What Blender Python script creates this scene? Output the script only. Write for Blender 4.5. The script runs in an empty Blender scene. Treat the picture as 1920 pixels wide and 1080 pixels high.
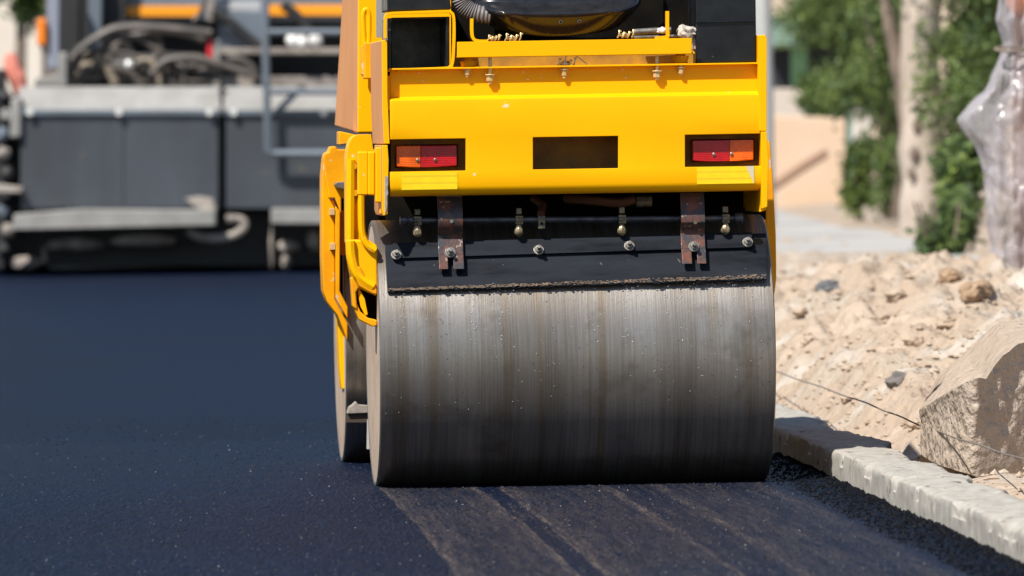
import bpy, bmesh, math, random
import numpy as np
from mathutils import Vector, Matrix, noise as mnoise
random.seed(7); rng = np.random.default_rng(7)
R = math.radians
S = bpy.context.scene
C = S.collection
# ------------------------------------------------------------------ camera
F_PX = 16170.0; CH = 0.897; PITCH = math.atan(290/F_PX); ROLL = R(0.85)
Fv = Vector((0, math.cos(PITCH), -math.sin(PITCH)))
r0 = Vector((1, 0, 0)); u0 = Vector((0, math.sin(PITCH), math.cos(PITCH)))
Rv = r0*math.cos(ROLL) - u0*math.sin(ROLL); Uv = r0*math.sin(ROLL) + u0*math.cos(ROLL)
cam = bpy.data.cameras.new('camera'); co = bpy.data.objects.new('camera', cam); C.objects.link(co)
m = Matrix((Rv, Uv, -Fv)).transposed().to_4x4(); m.translation = (0, 0, CH); co.matrix_world = m
cam.sensor_width = 36; cam.lens = F_PX/1920*36; cam.clip_start = 0.5; cam.clip_end = 3000
cam.dof.use_dof = True; cam.dof.focus_distance = 21.75; cam.dof.aperture_fstop = 8.5
S.camera = co
# ------------------------------------------------------------------ light
SAZ, SEL = R(38), R(52)
sv = Vector((-math.sin(SAZ)*math.cos(SEL), -math.cos(SAZ)*math.cos(SEL), math.sin(SEL)))
w = bpy.data.worlds.new('World'); S.world = w; w.use_nodes = True
nt = w.node_tree; bgn = nt.nodes['Background']
sky = nt.nodes.new('ShaderNodeTexSky'); sky.sky_type = 'NISHITA'; sky.sun_disc = False
sky.sun_elevation = SEL; sky.sun_rotation = math.atan2(sv.x, sv.y); sky.dust_density = 0.6
nt.links.new(sky.outputs[0], bgn.inputs[0]); bgn.inputs[1].default_value = 0.075
sl = bpy.data.lights.new('sun', 'SUN'); sl.energy = 4.8; sl.angle = R(0.53); sl.color = (1, .95, .87)
so = bpy.data.objects.new('sun', sl); C.objects.link(so); so.rotation_euler = sv.to_track_quat('Z', 'Y').to_euler(); so.location = (-5, 5, 12)
S.view_settings.view_transform = 'Standard'; S.view_settings.look = 'None'
S.view_settings.exposure = 0.60; S.view_settings.gamma = 1
# ------------------------------------------------------------------ projection helpers (measuring the photograph)
def ray(px, py): return Fv*F_PX + Rv*(px-960) + Uv*(540-py)
def P(px, py, Y):
    d = ray(px, py); return Vector((0, 0, CH)) + d*(Y/d.y)
def G(px, py, z=0.0):
    d = ray(px, py); return Vector((0, 0, CH)) + d*((z-CH)/d.z)
ROT = R(3.96)
RM = Matrix.Translation((0.141, 22.035, 0)) @ Matrix.Rotation(ROT, 4, 'Z'); RI = RM.inverted()
RO = RI @ Vector((0, 0, CH))
def L(px, py, yl):
    d = RI.to_3x3() @ ray(px, py); return RO + d*((yl-RO.y)/d.y)
# ------------------------------------------------------------------ mesh helpers
def V(*a): return Vector(a)
def box(bm, x0, x1, y0, y1, z0, z1):
    vs = [bm.verts.new(p) for p in ((x0,y0,z0),(x1,y0,z0),(x1,y1,z0),(x0,y1,z0),(x0,y0,z1),(x1,y0,z1),(x1,y1,z1),(x0,y1,z1))]
    for f in ((0,3,2,1),(4,5,6,7),(0,1,5,4),(1,2,6,5),(2,3,7,6),(3,0,4,7)): bm.faces.new([vs[i] for i in f])
def hexa(bm, pts):      # 4 near pts then 4 far pts
    vs = [bm.verts.new(p) for p in pts]
    for f in ((0,1,2,3),(7,6,5,4),(0,4,5,1),(1,5,6,2),(2,6,7,3),(3,7,4,0)): bm.faces.new([vs[i] for i in f])
def loft2(bm, A, B):    # prism between two congruent loops
    a = [bm.verts.new(p) for p in A]; b = [bm.verts.new(p) for p in B]
    n = len(a); bm.faces.new(a); bm.faces.new(b[::-1])
    for i in range(n): bm.faces.new([a[i], b[i], b[(i+1) % n], a[(i+1) % n]])
def prism(bm, pts, ya, yb):      # (px,py) outline measured on roller plane ya, extruded to yb
    A = [L(x, y, ya) for x, y in pts]; loft2(bm, A, [V(p.x, yb, p.z) for p in A])
def wprism(bm, pts, ya, yb):     # same in world
    A = [P(x, y, ya) for x, y in pts]; loft2(bm, A, [V(p.x, yb, p.z) for p in A])
def tube(bm, pts, r, seg=10, cap=True):
    pts = [Vector(p) for p in pts]; n = len(pts); rings = []
    rr = r if isinstance(r, (list, tuple)) else [r]*n
    t0 = (pts[1]-pts[0]).normalized(); up = V(0,0,1) if abs(t0.z) < .9 else V(0,1,0)
    nx = t0.cross(up).normalized()
    for i, p in enumerate(pts):
        t = (pts[min(i+1, n-1)]-pts[max(i-1, 0)]).normalized()
        nx = (nx - t*nx.dot(t)).normalized(); ny = t.cross(nx)
        rings.append([bm.verts.new(p + (nx*math.cos(a)+ny*math.sin(a))*rr[i]) for a in [2*math.pi*k/seg for k in range(seg)]])
    for i in range(n-1):
        for k in range(seg): bm.faces.new([rings[i][k], rings[i][(k+1)%seg], rings[i+1][(k+1)%seg], rings[i+1][k]])
    if cap: bm.faces.new(rings[0][::-1]); bm.faces.new(rings[-1])
def spline(pts, n=8):
    pts = [Vector(p) for p in pts]; out = []
    for i in range(len(pts)-1):
        p0 = pts[max(i-1,0)]; p1 = pts[i]; p2 = pts[i+1]; p3 = pts[min(i+2, len(pts)-1)]
        for k in range(n):
            t = k/n; out.append(.5*((2*p1)+(-p0+p2)*t+(2*p0-5*p1+4*p2-p3)*t*t+(-p0+3*p1-3*p2+p3)*t**3))
    return out+[pts[-1]]
def cyl(bm, a, b, r, seg=16): tube(bm, [a, b], r, seg)
def ribbon(bm, path, wvec, th):   # flat bar: path in a plane, width vector, thickness normal to path
    path = [Vector(p) for p in path]; wv = Vector(wvec); rings = []
    n = len(path)
    for i, p in enumerate(path):
        t = (path[min(i+1,n-1)]-path[max(i-1,0)]).normalized(); nn = t.cross(wv).normalized()*th*.5
        rings.append([bm.verts.new(p+s1*wv*.5+s2*nn) for s1, s2 in ((-1,-1),(1,-1),(1,1),(-1,1))])
    for i in range(n-1):
        for k in range(4): bm.faces.new([rings[i][k], rings[i][(k+1)%4], rings[i+1][(k+1)%4], rings[i+1][k]])
    bm.faces.new(rings[0][::-1]); bm.faces.new(rings[-1])
def lump(bm, c, r, sq=(1,1,1), amp=.25, sub=2, fr=1.5, seed=0):
    c = Vector(c); b2 = bmesh.new(); bmesh.ops.create_icosphere(b2, subdivisions=sub, radius=1)
    mp = {}
    for v in b2.verts:
        d = 1 + amp*mnoise.noise(v.co*fr+Vector((seed*7.3, seed*3.1, seed))) + amp*.5*mnoise.noise(v.co*fr*2.7+Vector((seed, seed*2, 5)))
        mp[v.index] = bm.verts.new(c + Vector((v.co.x*sq[0], v.co.y*sq[1], v.co.z*sq[2]))*r*d)
    for f in b2.faces: bm.faces.new([mp[v.index] for v in f.verts])
    b2.free()
WM = {}
def obj(name, bm, mat, parent=None, world=None, bevel=0, smooth=35, sub=False):
    """world=True: verts are world coords; default: world unless under the roller."""
    bmesh.ops.recalc_face_normals(bm, faces=bm.faces)
    me = bpy.data.meshes.new(name)
    o = bpy.data.objects.new(name, me); C.objects.link(o)
    if parent is not None:
        o.parent = parent; M = WM[parent]
        if world is None: world = not (parent == roller or parent.parent == roller or (parent.parent and parent.parent.parent == roller))
        if world: bm.transform(M.inverted())
        WM[o] = M.copy()
    else:
        cs = [v.co for v in bm.verts]
        c = V((min(v.x for v in cs)+max(v.x for v in cs))/2, (min(v.y for v in cs)+max(v.y for v in cs))/2, min(v.z for v in cs))
        bm.transform(Matrix.Translation(-c)); o.location = c; WM[o] = Matrix.Translation(c)
    bm.to_mesh(me); bm.free()
    if smooth:
        for p in me.polygons: p.use_smooth = True
        me.set_sharp_from_angle(angle=R(smooth))
    me.materials.append(mat)
    if bevel:
        b = o.modifiers.new('bevel', 'BEVEL'); b.width = bevel; b.segments = 2; b.limit_method = 'ANGLE'; b.angle_limit = R(40); b.harden_normals = True
    return o
def tag(o, label=None, cat=None, group=None, kind=None):
    for k, v in (('label', label), ('category', cat), ('group', group), ('kind', kind)):
        if v: o[k] = v
    return o
def thing(name, label, cat, loc, group=None, M=None):
    o = bpy.data.objects.new(name, None); C.objects.link(o); o.empty_display_size = .2
    if M is None: M = Matrix.Translation(loc)
    o.matrix_world = M; WM[o] = M.copy(); return tag(o, label, cat, group)
B = bmesh.new
# ------------------------------------------------------------------ materials
def mat(name, c1, rough=.6, metal=0, c2=None, scale=5, stretch=(1,1,1), bump=0, bscale=None, bdist=.01, spec=.5, chips=None, thr=.7, chipscale=60, cw=.02, coat=0, detail=6, ramp=(.35,.65), rvar=0):
    m = bpy.data.materials.new(name); m.use_nodes = True; t = m.node_tree; n = t.nodes; l = t.links
    p = n['Principled BSDF']; p.inputs['Roughness'].default_value = rough; p.inputs['Metallic'].default_value = metal
    p.inputs['Specular IOR Level'].default_value = spec; p.inputs['Coat Weight'].default_value = coat
    col = lambda c: (c[0], c[1], c[2], 1)
    p.inputs['Base Color'].default_value = col(c1)
    tc = n.new('ShaderNodeTexCoord'); mp = n.new('ShaderNodeMapping'); mp.inputs['Scale'].default_value = stretch
    l.new(tc.outputs['Object'], mp.inputs[0])
    out = None
    if c2 is not None:
        ns = n.new('ShaderNodeTexNoise'); ns.inputs['Scale'].default_value = scale; ns.inputs['Detail'].default_value = detail; ns.inputs['Roughness'].default_value = .62
        l.new(mp.outputs[0], ns.inputs[0])
        rp = n.new('ShaderNodeValToRGB'); rp.color_ramp.elements[0].position = ramp[0]; rp.color_ramp.elements[1].position = ramp[1]
        rp.color_ramp.elements[0].color = col(c1); rp.color_ramp.elements[1].color = col(c2)
        l.new(ns.outputs['Fac'], rp.inputs[0]); out = rp.outputs[0]
        if rvar:
            mr = n.new('ShaderNodeMapRange'); mr.inputs['To Min'].default_value = rough-rvar; mr.inputs['To Max'].default_value = rough+rvar
            mr.inputs['From Min'].default_value = .3; mr.inputs['From Max'].default_value = .7
            l.new(ns.outputs['Fac'], mr.inputs['Value']); l.new(mr.outputs[0], p.inputs['Roughness'])
    if chips is not None:
        nc = n.new('ShaderNodeTexNoise'); nc.inputs['Scale'].default_value = chipscale; nc.inputs['Detail'].default_value = 4
        l.new(tc.outputs['Object'], nc.inputs[0])
        rc = n.new('ShaderNodeValToRGB'); rc.color_ramp.elements[0].position = thr; rc.color_ramp.elements[1].position = thr+cw
        l.new(nc.outputs['Fac'], rc.inputs[0])
        mx = n.new('ShaderNodeMix'); mx.data_type = 'RGBA'; l.new(rc.outputs[0], mx.inputs['Factor'])
        if out: l.new(out, mx.inputs[6])
        else: mx.inputs[6].default_value = col(c1)
        mx.inputs[7].default_value = col(chips); out = mx.outputs[2]
    if out: l.new(out, p.inputs['Base Color'])
    if bump:
        nb = n.new('ShaderNodeTexNoise'); nb.inputs['Scale'].default_value = bscale or scale*4; nb.inputs['Detail'].default_value = 5
        l.new(mp.outputs[0], nb.inputs[0])
        b = n.new('ShaderNodeBump'); b.inputs['Strength'].default_value = bump; b.inputs['Distance'].default_value = bdist
        l.new(nb.outputs['Fac'], b.inputs['Height']); l.new(b.outputs[0], p.inputs['Normal'])
    return m
YEL = mat('yellow_paint', (.87,.42,.0003), .42, spec=.13, c2=(.84,.395,.0004), scale=3, chips=(.75,.55,.33), thr=.735, chipscale=22, bump=.05, bscale=9, bdist=.004)
YELW = mat('worn_yellow_paint', (.84,.37,.0008), .42, spec=.15, c2=(.68,.27,.006), scale=9, chips=(.62,.42,.25), thr=.64, chipscale=26, bump=.15, bscale=30, bdist=.002)
YELIN = mat('shaded_inner_yellow', (.42,.22,.01), .6, c2=(.22,.12,.02), scale=14)  # body yellow darkened to carry the shade inside the housings
TAPE = mat('reflective_tape', (.86,.60,.004), .3, c2=(.78,.52,.003), scale=40)
BLK = mat('black_paint', (.004,.005,.007), .32, spec=.35, c2=(.010,.012,.015), scale=16, bump=.2, bscale=40, bdist=.002, rvar=.12, chips=(.2,.19,.17), thr=.73, chipscale=45)
GLOSS = mat('black_gloss_plastic', (.010,.011,.013), .14, c2=(.02,.02,.022), scale=30, bump=.1, bscale=14, bdist=.004, chips=(.25,.24,.22), thr=.74, chipscale=60)
VOID = mat('cavity_shade_and_tar', (.003,.003,.003), .8, c2=(.009,.007,.005), scale=12, spec=.08)  # near-black: shade of gaps and cavities put into the colour; also tar
BLADE = mat('scraper_steel', (.002,.0035,.007), .52, spec=.14, c2=(.014,.018,.026), scale=9, stretch=(.5,1,3), bump=.35, bscale=34, bdist=.003, rvar=.16, chips=(.16,.14,.12), thr=.725, chipscale=70, ramp=(.38,.74))
RUST = mat('rusty_strap_steel', (.045,.045,.05), .34, metal=.35, c2=(.17,.062,.035), scale=38, bump=.3, bscale=90, bdist=.002, ramp=(.44,.66), chips=(.30,.24,.21), thr=.65, chipscale=60)
STEEL = mat('galvanised_bolt_steel', (.30,.29,.27), .38, metal=.7, c2=(.16,.14,.11), scale=60)
BOLTY = mat('dirty_yellow_zinc', (.55,.40,.13), .4, metal=.35, c2=(.75,.55,.3), scale=70)
TUBE = mat('dark_steel_tube', (.03,.035,.045), .3, metal=.5, c2=(.10,.10,.11), scale=30)
CLAMP = mat('dirty_clamp_metal', (.03,.03,.028), .4, metal=.3, c2=(.20,.17,.10), scale=60)
BRASS = mat('brass_nozzle', (.12,.10,.06), .35, metal=.5, c2=(.42,.33,.2), scale=70)
CREAM = mat('cream_drum_face', (.52,.39,.29), .55, c2=(.40,.28,.20), scale=7, stretch=(1,1,1), bump=.2, bscale=30, bdist=.003, spec=.6)  # cream base mottled with a browner tone
CONC = mat('kerb_concrete', (.41,.385,.345), .9, c2=(.25,.23,.195), scale=26, stretch=(1,1,.28), bump=.7, bscale=45, bdist=.006, chips=(.13,.11,.10), thr=.645, chipscale=30, spec=.15, detail=10, ramp=(.35,.75))
def lens(name, c):
    m = mat(name, c, .12, c2=tuple(x*.6 for x in c), scale=25, coat=.2)
    return m
AMB = lens('amber_lens', (.88,.13,.001)); RED = lens('red_lens', (.50,.004,.009))
def grid_bump(m):
    n = m.node_tree.nodes; l = m.node_tree.links; tc = n.new('ShaderNodeTexCoord'); ck = n.new('ShaderNodeTexVoronoi'); ck.inputs['Scale'].default_value = 230; ck.inputs['Randomness'].default_value = 0
    b = n.new('ShaderNodeBump'); b.inputs['Strength'].default_value = .6; b.inputs['Distance'].default_value = .003
    l.new(tc.outputs['Object'], ck.inputs[0]); l.new(ck.outputs['Distance'], b.inputs['Height']); l.new(b.outputs[0], n['Principled BSDF'].inputs['Normal'])
grid_bump(AMB); grid_bump(RED)
def tape_pattern(m):
    t = m.node_tree; n = t.nodes; l = t.links; p = n['Principled BSDF']; src = p.inputs['Base Color'].links[0].from_socket
    tc = n.new('ShaderNodeTexCoord'); sx = n.new('ShaderNodeSeparateXYZ'); l.new(tc.outputs['Object'], sx.inputs[0])
    def mth(op, a, b):
        q = n.new('ShaderNodeMath'); q.operation = op
        for i, v in enumerate((a, b)):
            if isinstance(v, (int, float)): q.inputs[i].default_value = v
            elif v is not None: l.new(v, q.inputs[i])
        return q.outputs[0]
    zz = mth('FRACT', mth('MULTIPLY', mth('ADD', sx.outputs[2], .0035), 58.0), None)      # bands 17 mm apart
    band = mth('LESS_THAN', zz, .30)
    xx = mth('FRACT', mth('MULTIPLY', mth('ADD', sx.outputs[0], mth('MULTIPLY', sx.outputs[2], .8)), 170.0), None)
    dots = mth('MULTIPLY', band, mth('LESS_THAN', xx, .62))
    mx = n.new('ShaderNodeMix'); mx.data_type = 'RGBA'; l.new(mth('MULTIPLY', dots, .6), mx.inputs['Factor']); l.new(src, mx.inputs[6]); mx.inputs[7].default_value = (.48,.33,.01,1)
    l.new(mx.outputs[2], p.inputs['Base Color'])
tape_pattern(TAPE)
# drum steel: streaks round the circumference, drips, dirt lines
def drum_mat():
    m = bpy.data.materials.new('rolled_drum_steel'); m.use_nodes = True; t = m.node_tree; n = t.nodes; l = t.links; p = n['Principled BSDF']
    tc = n.new('ShaderNodeTexCoord')
    def nz(stretch, sc, det=5, rough=.6):
        mp = n.new('ShaderNodeMapping'); mp.inputs['Scale'].default_value = stretch; l.new(tc.outputs['Object'], mp.inputs[0])
        q = n.new('ShaderNodeTexNoise'); q.inputs['Scale'].default_value = sc; q.inputs['Detail'].default_value = det; q.inputs['Roughness'].default_value = rough
        l.new(mp.outputs[0], q.inputs[0]); return q.outputs['Fac']
    def ramp(src, a, b, ca, cb):
        r = n.new('ShaderNodeValToRGB'); r.color_ramp.elements[0].position = a; r.color_ramp.elements[1].position = b
        r.color_ramp.elements[0].color = (*ca, 1); r.color_ramp.elements[1].color = (*cb, 1); l.new(src, r.inputs[0]); return r.outputs[0]
    def mix(f, a, b, mode='MIX'):
        x = n.new('ShaderNodeMix'); x.data_type = 'RGBA'; x.blend_type = mode
        if isinstance(f, float): x.inputs['Factor'].default_value = f
        else: l.new(f, x.inputs['Factor'])
        l.new(a, x.inputs[6])
        if isinstance(b, tuple): x.inputs[7].default_value = (*b, 1)
        else: l.new(b, x.inputs[7])
        return x.outputs[2]
    fine = nz((60, 1.1, 1.1), 3.0, 6, .7); broad = nz((9, .7, .7), 1.0, 3)
    a = ramp(broad, .38, .62, (.15,.12,.088), (.34,.315,.285))
    a = mix(.5, a, ramp(fine, .3, .7, (.10,.08,.06), (.46,.43,.40)))
    a = mix(ramp(nz((26, .35, .35), 1.0, 2), .54, .66, (0,0,0), (.5,.5,.5)), a, (.20,.145,.085))
    sp = nz((1, 1, 1), 120, 3); a = mix(ramp(sp, .66, .70, (0,0,0), (.6,.6,.6)), a, (.05,.045,.04))
    bl = nz((1, 1, 1), 7, 4); a = mix(ramp(bl, .56, .7, (0,0,0), (.55,.55,.55)), a, (.12,.095,.07))
    l.new(a, p.inputs['Base Color']); p.inputs['Metallic'].default_value = .80
    r = n.new('ShaderNodeMapRange'); r.inputs['From Min'].default_value = .3; r.inputs['From Max'].default_value = .7; r.inputs['To Min'].default_value = .50; r.inputs['To Max'].default_value = .33
    l.new(fine, r.inputs['Value']); l.new(r.outputs[0], p.inputs['Roughness'])
    b = n.new('ShaderNodeBump'); b.inputs['Strength'].default_value = .25; b.inputs['Distance'].default_value = .002
    ad = n.new('ShaderNodeMath'); ad.operation = 'ADD'; l.new(fine, ad.inputs[0]); l.new(nz((1,1,1), 22, 4), ad.inputs[1])
    l.new(ad.outputs[0], b.inputs['Height']); l.new(b.outputs[0], p.inputs['Normal'])
    return m
DRUM = drum_mat()
# ------------------------------------------------------------------ layout of the kerb line
def kf(Y): return .800 - .0496*(Y-22)          # kerb front face
KW = .175; KH = .08
def fbm(x, y, seed=0, oct=4, gain=.5):
    x = np.asarray(x, float); y = np.asarray(y, float); out = np.zeros(np.broadcast(x, y).shape); a = 1; tot = 0
    r = np.random.default_rng(seed); tab = r.random((256, 256))
    for o in range(oct):
        xi = np.floor(x).astype(int); yi = np.floor(y).astype(int); fx = x-xi; fy = y-yi
        fx = fx*fx*(3-2*fx); fy = fy*fy*(3-2*fy)
        g = lambda i, j: tab[(xi+i) % 256, (yi+j) % 256]
        v = (g(0,0)*(1-fx)+g(1,0)*fx)*(1-fy)+(g(0,1)*(1-fx)+g(1,1)*fx)*fy
        out = out+(v*2-1)*a; tot += a; a *= gain; x = x*2.03+17.1; y = y*2.03+5.7
    return out/tot
def sm(t): t = np.clip(t, 0, 1); return t*t*(3-2*t)
def H(X, Y, fine=True):
    X = np.asarray(X, float); Y = np.asarray(Y, float)
    u = X-(kf(Y)+KW)
    tw = .06+.30*np.exp(-((Y-23.2)/1.7)**2)
    z = -.035+.10*sm((u-tw)/.30)+.10*sm((u-.3)/.9)+.17*np.exp(-((u-.85)/.8)**2-((Y-30.5)/7)**2)*sm((u-.12)/.35)+.035*sm((Y-33)/4)*sm((u-.3)/.5)
    z = z+.085*np.exp(-((X-1.16)/.17)**2-((Y-20.8)/.45)**2)
    z = z+.07*np.exp(-((X-1.80)/.38)**2-((Y-33)/2.0)**2)+.06*np.exp(-((X-1.0)/.10)**2-((Y-21.5)/.5)**2)*(u > .02)
    amp = .3+.7*sm((Y-16)/6)*(1-.6*sm((Y-36)/8))
    near = sm((u-.05)/.3)
    z = z+amp*near*(.085*fbm(X*2.6, Y*1.5, 3, 3)+.046*(np.abs(fbm(X*7, Y*3.2, 4, 3))*2-.35)+.018*fbm(X*16, Y*10, 14, 2))
    if fine: z = z+amp*near*(.016*fbm(X*30, Y*22, 5, 3) + .010*np.abs(fbm(X*70, Y*50, 6, 2)))
    return z
def grid_obj(name, xs_fn, Ys, nu, zfn, m, smooth=0):
    nY = len(Ys); X = np.zeros((nY, nu)); Yg = np.zeros((nY, nu))
    for i, Y in enumerate(Ys): X[i] = xs_fn(Y); Yg[i] = Y
    Z = zfn(X, Yg); co_ = np.stack([X, Yg, Z], -1).reshape(-1, 3)
    idx = np.arange(nY*nu).reshape(nY, nu)
    f = np.stack([idx[:-1,:-1], idx[:-1,1:], idx[1:,1:], idx[1:,:-1]], -1).reshape(-1, 4)
    me = bpy.data.meshes.new(name); me.from_pydata(co_.tolist(), [], f.tolist()); me.materials.append(m)
    if smooth:
        for p in me.polygons: p.use_smooth = True
    o = bpy.data.objects.new(name, me); C.objects.link(o); WM[o] = Matrix.Identity(4); return o
# ------------------------------------------------------------------ ground
DIRT = mat('dry_sandy_soil', (.42,.335,.26), .95, c2=(.25,.18,.12), scale=2.2, bump=.9, bscale=24, bdist=.03, spec=.15, chips=(.50,.45,.39), thr=.50, cw=.22, chipscale=2.2, detail=10, ramp=(.4,.66))
BASE = mat('crushed_stone_base', (.30,.27,.23), .95, c2=(.22,.2,.17), scale=3, spec=.1)
bm = B(); v = [bm.verts.new(p) for p in ((-1500,-60,-.075),(1500,-60,-.075),(1500,2500,-.075),(-1500,2500,-.075))]; bm.faces.new(v)
tag(obj('ground', bm, BASE, smooth=0), kind='structure')
# asphalt
def asphalt_mat(rough_edge=False):
    m = bpy.data.materials.new('fresh_asphalt'+('_crumbs' if rough_edge else '')); m.use_nodes = True; t = m.node_tree; n = t.nodes; l = t.links; p = n['Principled BSDF']
    ge = n.new('ShaderNodeNewGeometry'); sx = n.new('ShaderNodeSeparateXYZ'); l.new(ge.outputs['Position'], sx.inputs[0])
    def mth(op, a, b=None, c=None):
        q = n.new('ShaderNodeMath'); q.operation = op
        for i, v_ in enumerate((a, b, c)):
            if isinstance(v_, (int, float)): q.inputs[i].default_value = v_
            elif v_ is not None: l.new(v_, q.inputs[i])
        return q.outputs[0]
    def nz(sc, det, stretch=(1,1,1), vec=None):
        mp = n.new('ShaderNodeMapping'); mp.inputs['Scale'].default_value = stretch; l.new(vec or ge.outputs['Position'], mp.inputs[0])
        q = n.new('ShaderNodeTexNoise'); q.inputs['Scale'].default_value = sc; q.inputs['Detail'].default_value = det; q.inputs['Roughness'].default_value = .65; l.new(mp.outputs[0], q.inputs[0]); return q.outputs['Fac']
    def ramp(src, pts):
        r = n.new('ShaderNodeValToRGB'); els = r.color_ramp.elements
        while len(els) < len(pts): els.new(.5)
        for e, (pos, c) in zip(els, pts): e.position = pos; e.color = (*c, 1) if isinstance(c, tuple) else (c, c, c, 1)
        l.new(src, r.inputs[0]); return r.outputs[0]
    def mix(f, a, b):
        x = n.new('ShaderNodeMix'); x.data_type = 'RGBA'
        if isinstance(f, float): x.inputs['Factor'].default_value = f
        else: l.new(f, x.inputs['Factor'])
        for i, v_ in ((6, a), (7, b)):
            if isinstance(v_, tuple): x.inputs[i].default_value = (*v_, 1)
            else: l.new(v_, x.inputs[i])
        return x.outputs[2]
    X, Y = sx.outputs[0], sx.outputs[1]
    grain = ramp(nz(95, 3, (1, .35, 1)), [(.35, (.0010,.0034,.0120)), (.62, (.0042,.0105,.0310))])
    spark = ramp(nz(230, 2, (1, .3, 1)), [(.66, 0.0), (.72, .8)])
    col = mix(spark, grain, (.07,.075,.085))
    if not rough_edge:
        big = ramp(nz(.7, 4, (1, .5, 1)), [(.4, 0.0), (.7, .45)])
        col = mix(big, col, (.0045,.0055,.010))
        # dusty wheel tracks left by the drum: u runs across, 0 = left drum edge, 1 = right
        d = mth('SUBTRACT', 22.0, Y)
        cur = mth('ADD', mth('MULTIPLY', d, .0600), mth('MULTIPLY', mth('MULTIPLY', d, d), -.0020))
        wob = mth('MULTIPLY', mth('SUBTRACT', nz(1.2, 3), .5), .03)
        u = mth('ADD', mth('SUBTRACT', mth('ADD', X, .357), cur), wob)
        cmb = n.new('ShaderNodeCombineXYZ'); l.new(u, cmb.inputs[0]); l.new(mth('MULTIPLY', Y, .03), cmb.inputs[1])
        st = nz(9, 4, (1,1,1), cmb.outputs[0]); st2 = nz(60, 5, (1,1,1), cmb.outputs[0])
        bands = ramp(u, [(0.0,0.0),(.005,1.0),(.03,.5),(.09,.14),(.17,.30),(.225,.35),(.248,.85),(.254,0.0),(.296,0.0),(.302,1.0),(.325,.45),(.40,.18),(.55,.25),(.572,.8),(.585,.12),(.67,.10),(.70,.7),(.73,.2),(.83,.35),(.87,.08),(.96,.35),(1.0,0.0)])
        mask = mth('MULTIPLY', bands, ramp(st2, [(.38, .12), (.62, 1.0)]))
        mask = mth('MULTIPLY', mask, ramp(st, [(.25, .5), (.65, 1.0)]))
        mask = mth('MULTIPLY', mask, ramp(nz(150, 2, (1, .3, 1)), [(.38, .15), (.6, 1.0)]))
        inside = ramp(u, [(0.0,0.0),(.01,1.0),(.97,1.0),(1.0,0.0)])
        fl = ramp(nz(34, 2, (1,1,1), cmb.outputs[0]), [(.56, 0.0), (.60, .7), (.64, .7), (.68, .1)])
        fl = mth('MULTIPLY', mth('MULTIPLY', fl, inside), ramp(nz(120, 2, (1, .3, 1)), [(.42, .1), (.6, 1.0)]))
        mask = mth('MAXIMUM', mask, mth('MULTIPLY', fl, .28))
        behind = mth('LESS_THAN', Y, 22.1)
        dust = mix(nz(60, 3, (1, .4, 1)), (.30,.235,.18), (.08,.062,.050))
        col = mix(mth('MULTIPLY', mth('MULTIPLY', mask, behind), .95), col, dust)
    an = n.new('ShaderNodeAttribute'); an.attribute_name = 'stone'
    if rough_edge: col = mix(.55, col, (.0012,.0016,.0026))
    col = mix(mth('MULTIPLY', an.outputs['Fac'], .75), col, mix(nz(33, 2, (1,.3,1)), (.010,.018,.040), (.055,.058,.070)))
    l.new(col, p.inputs['Base Color']); p.inputs['Roughness'].default_value = .50; p.inputs['Specular IOR Level'].default_value = .045
    b = n.new('ShaderNodeBump'); b.inputs['Strength'].default_value = .8; b.inputs['Distance'].default_value = .004
    l.new(nz(150, 4, (1, .6, 1)), b.inputs['Height']); l.new(b.outputs[0], p.inputs['Normal'])
    return m
ASP = asphalt_mat(); ASPR = asphalt_mat(True)
bm = B(); v = [bm.verts.new(p) for p in ((-9.5,-40,0),(kf(-40)-.004,-40,0),(kf(200)-.004,200,0),(-18,200,0))]; bm.faces.new(v)
v = [bm.verts.new(p) for p in ((-9.5,-40,-.07),(-18,200,-.07))]; 
tag(obj('road', bm, ASP, smooth=0), kind='structure')
# loose crumb edge piled against the kerb
def zedge(X, Y):
    u = (kf(Y)-X)/.16
    s = np.clip(1-u, 0, 1)
    return -.001+.005*sm(s/.3)+.006*s**2 + (.15+.85*s**1.2)*(.007*fbm(X*40, Y*9, 11, 3)+.005*np.abs(fbm(X*150, Y*60, 12, 2)))
Ys = np.concatenate([np.arange(15.5, 23.2, .011), np.arange(23.2, 60, .15)])
tag(grid_obj('asphalt_edge', lambda Y: np.linspace(kf(Y)-.16, kf(Y)+.002, 34), Ys, 34, zedge, ASPR), kind='structure')
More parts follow.
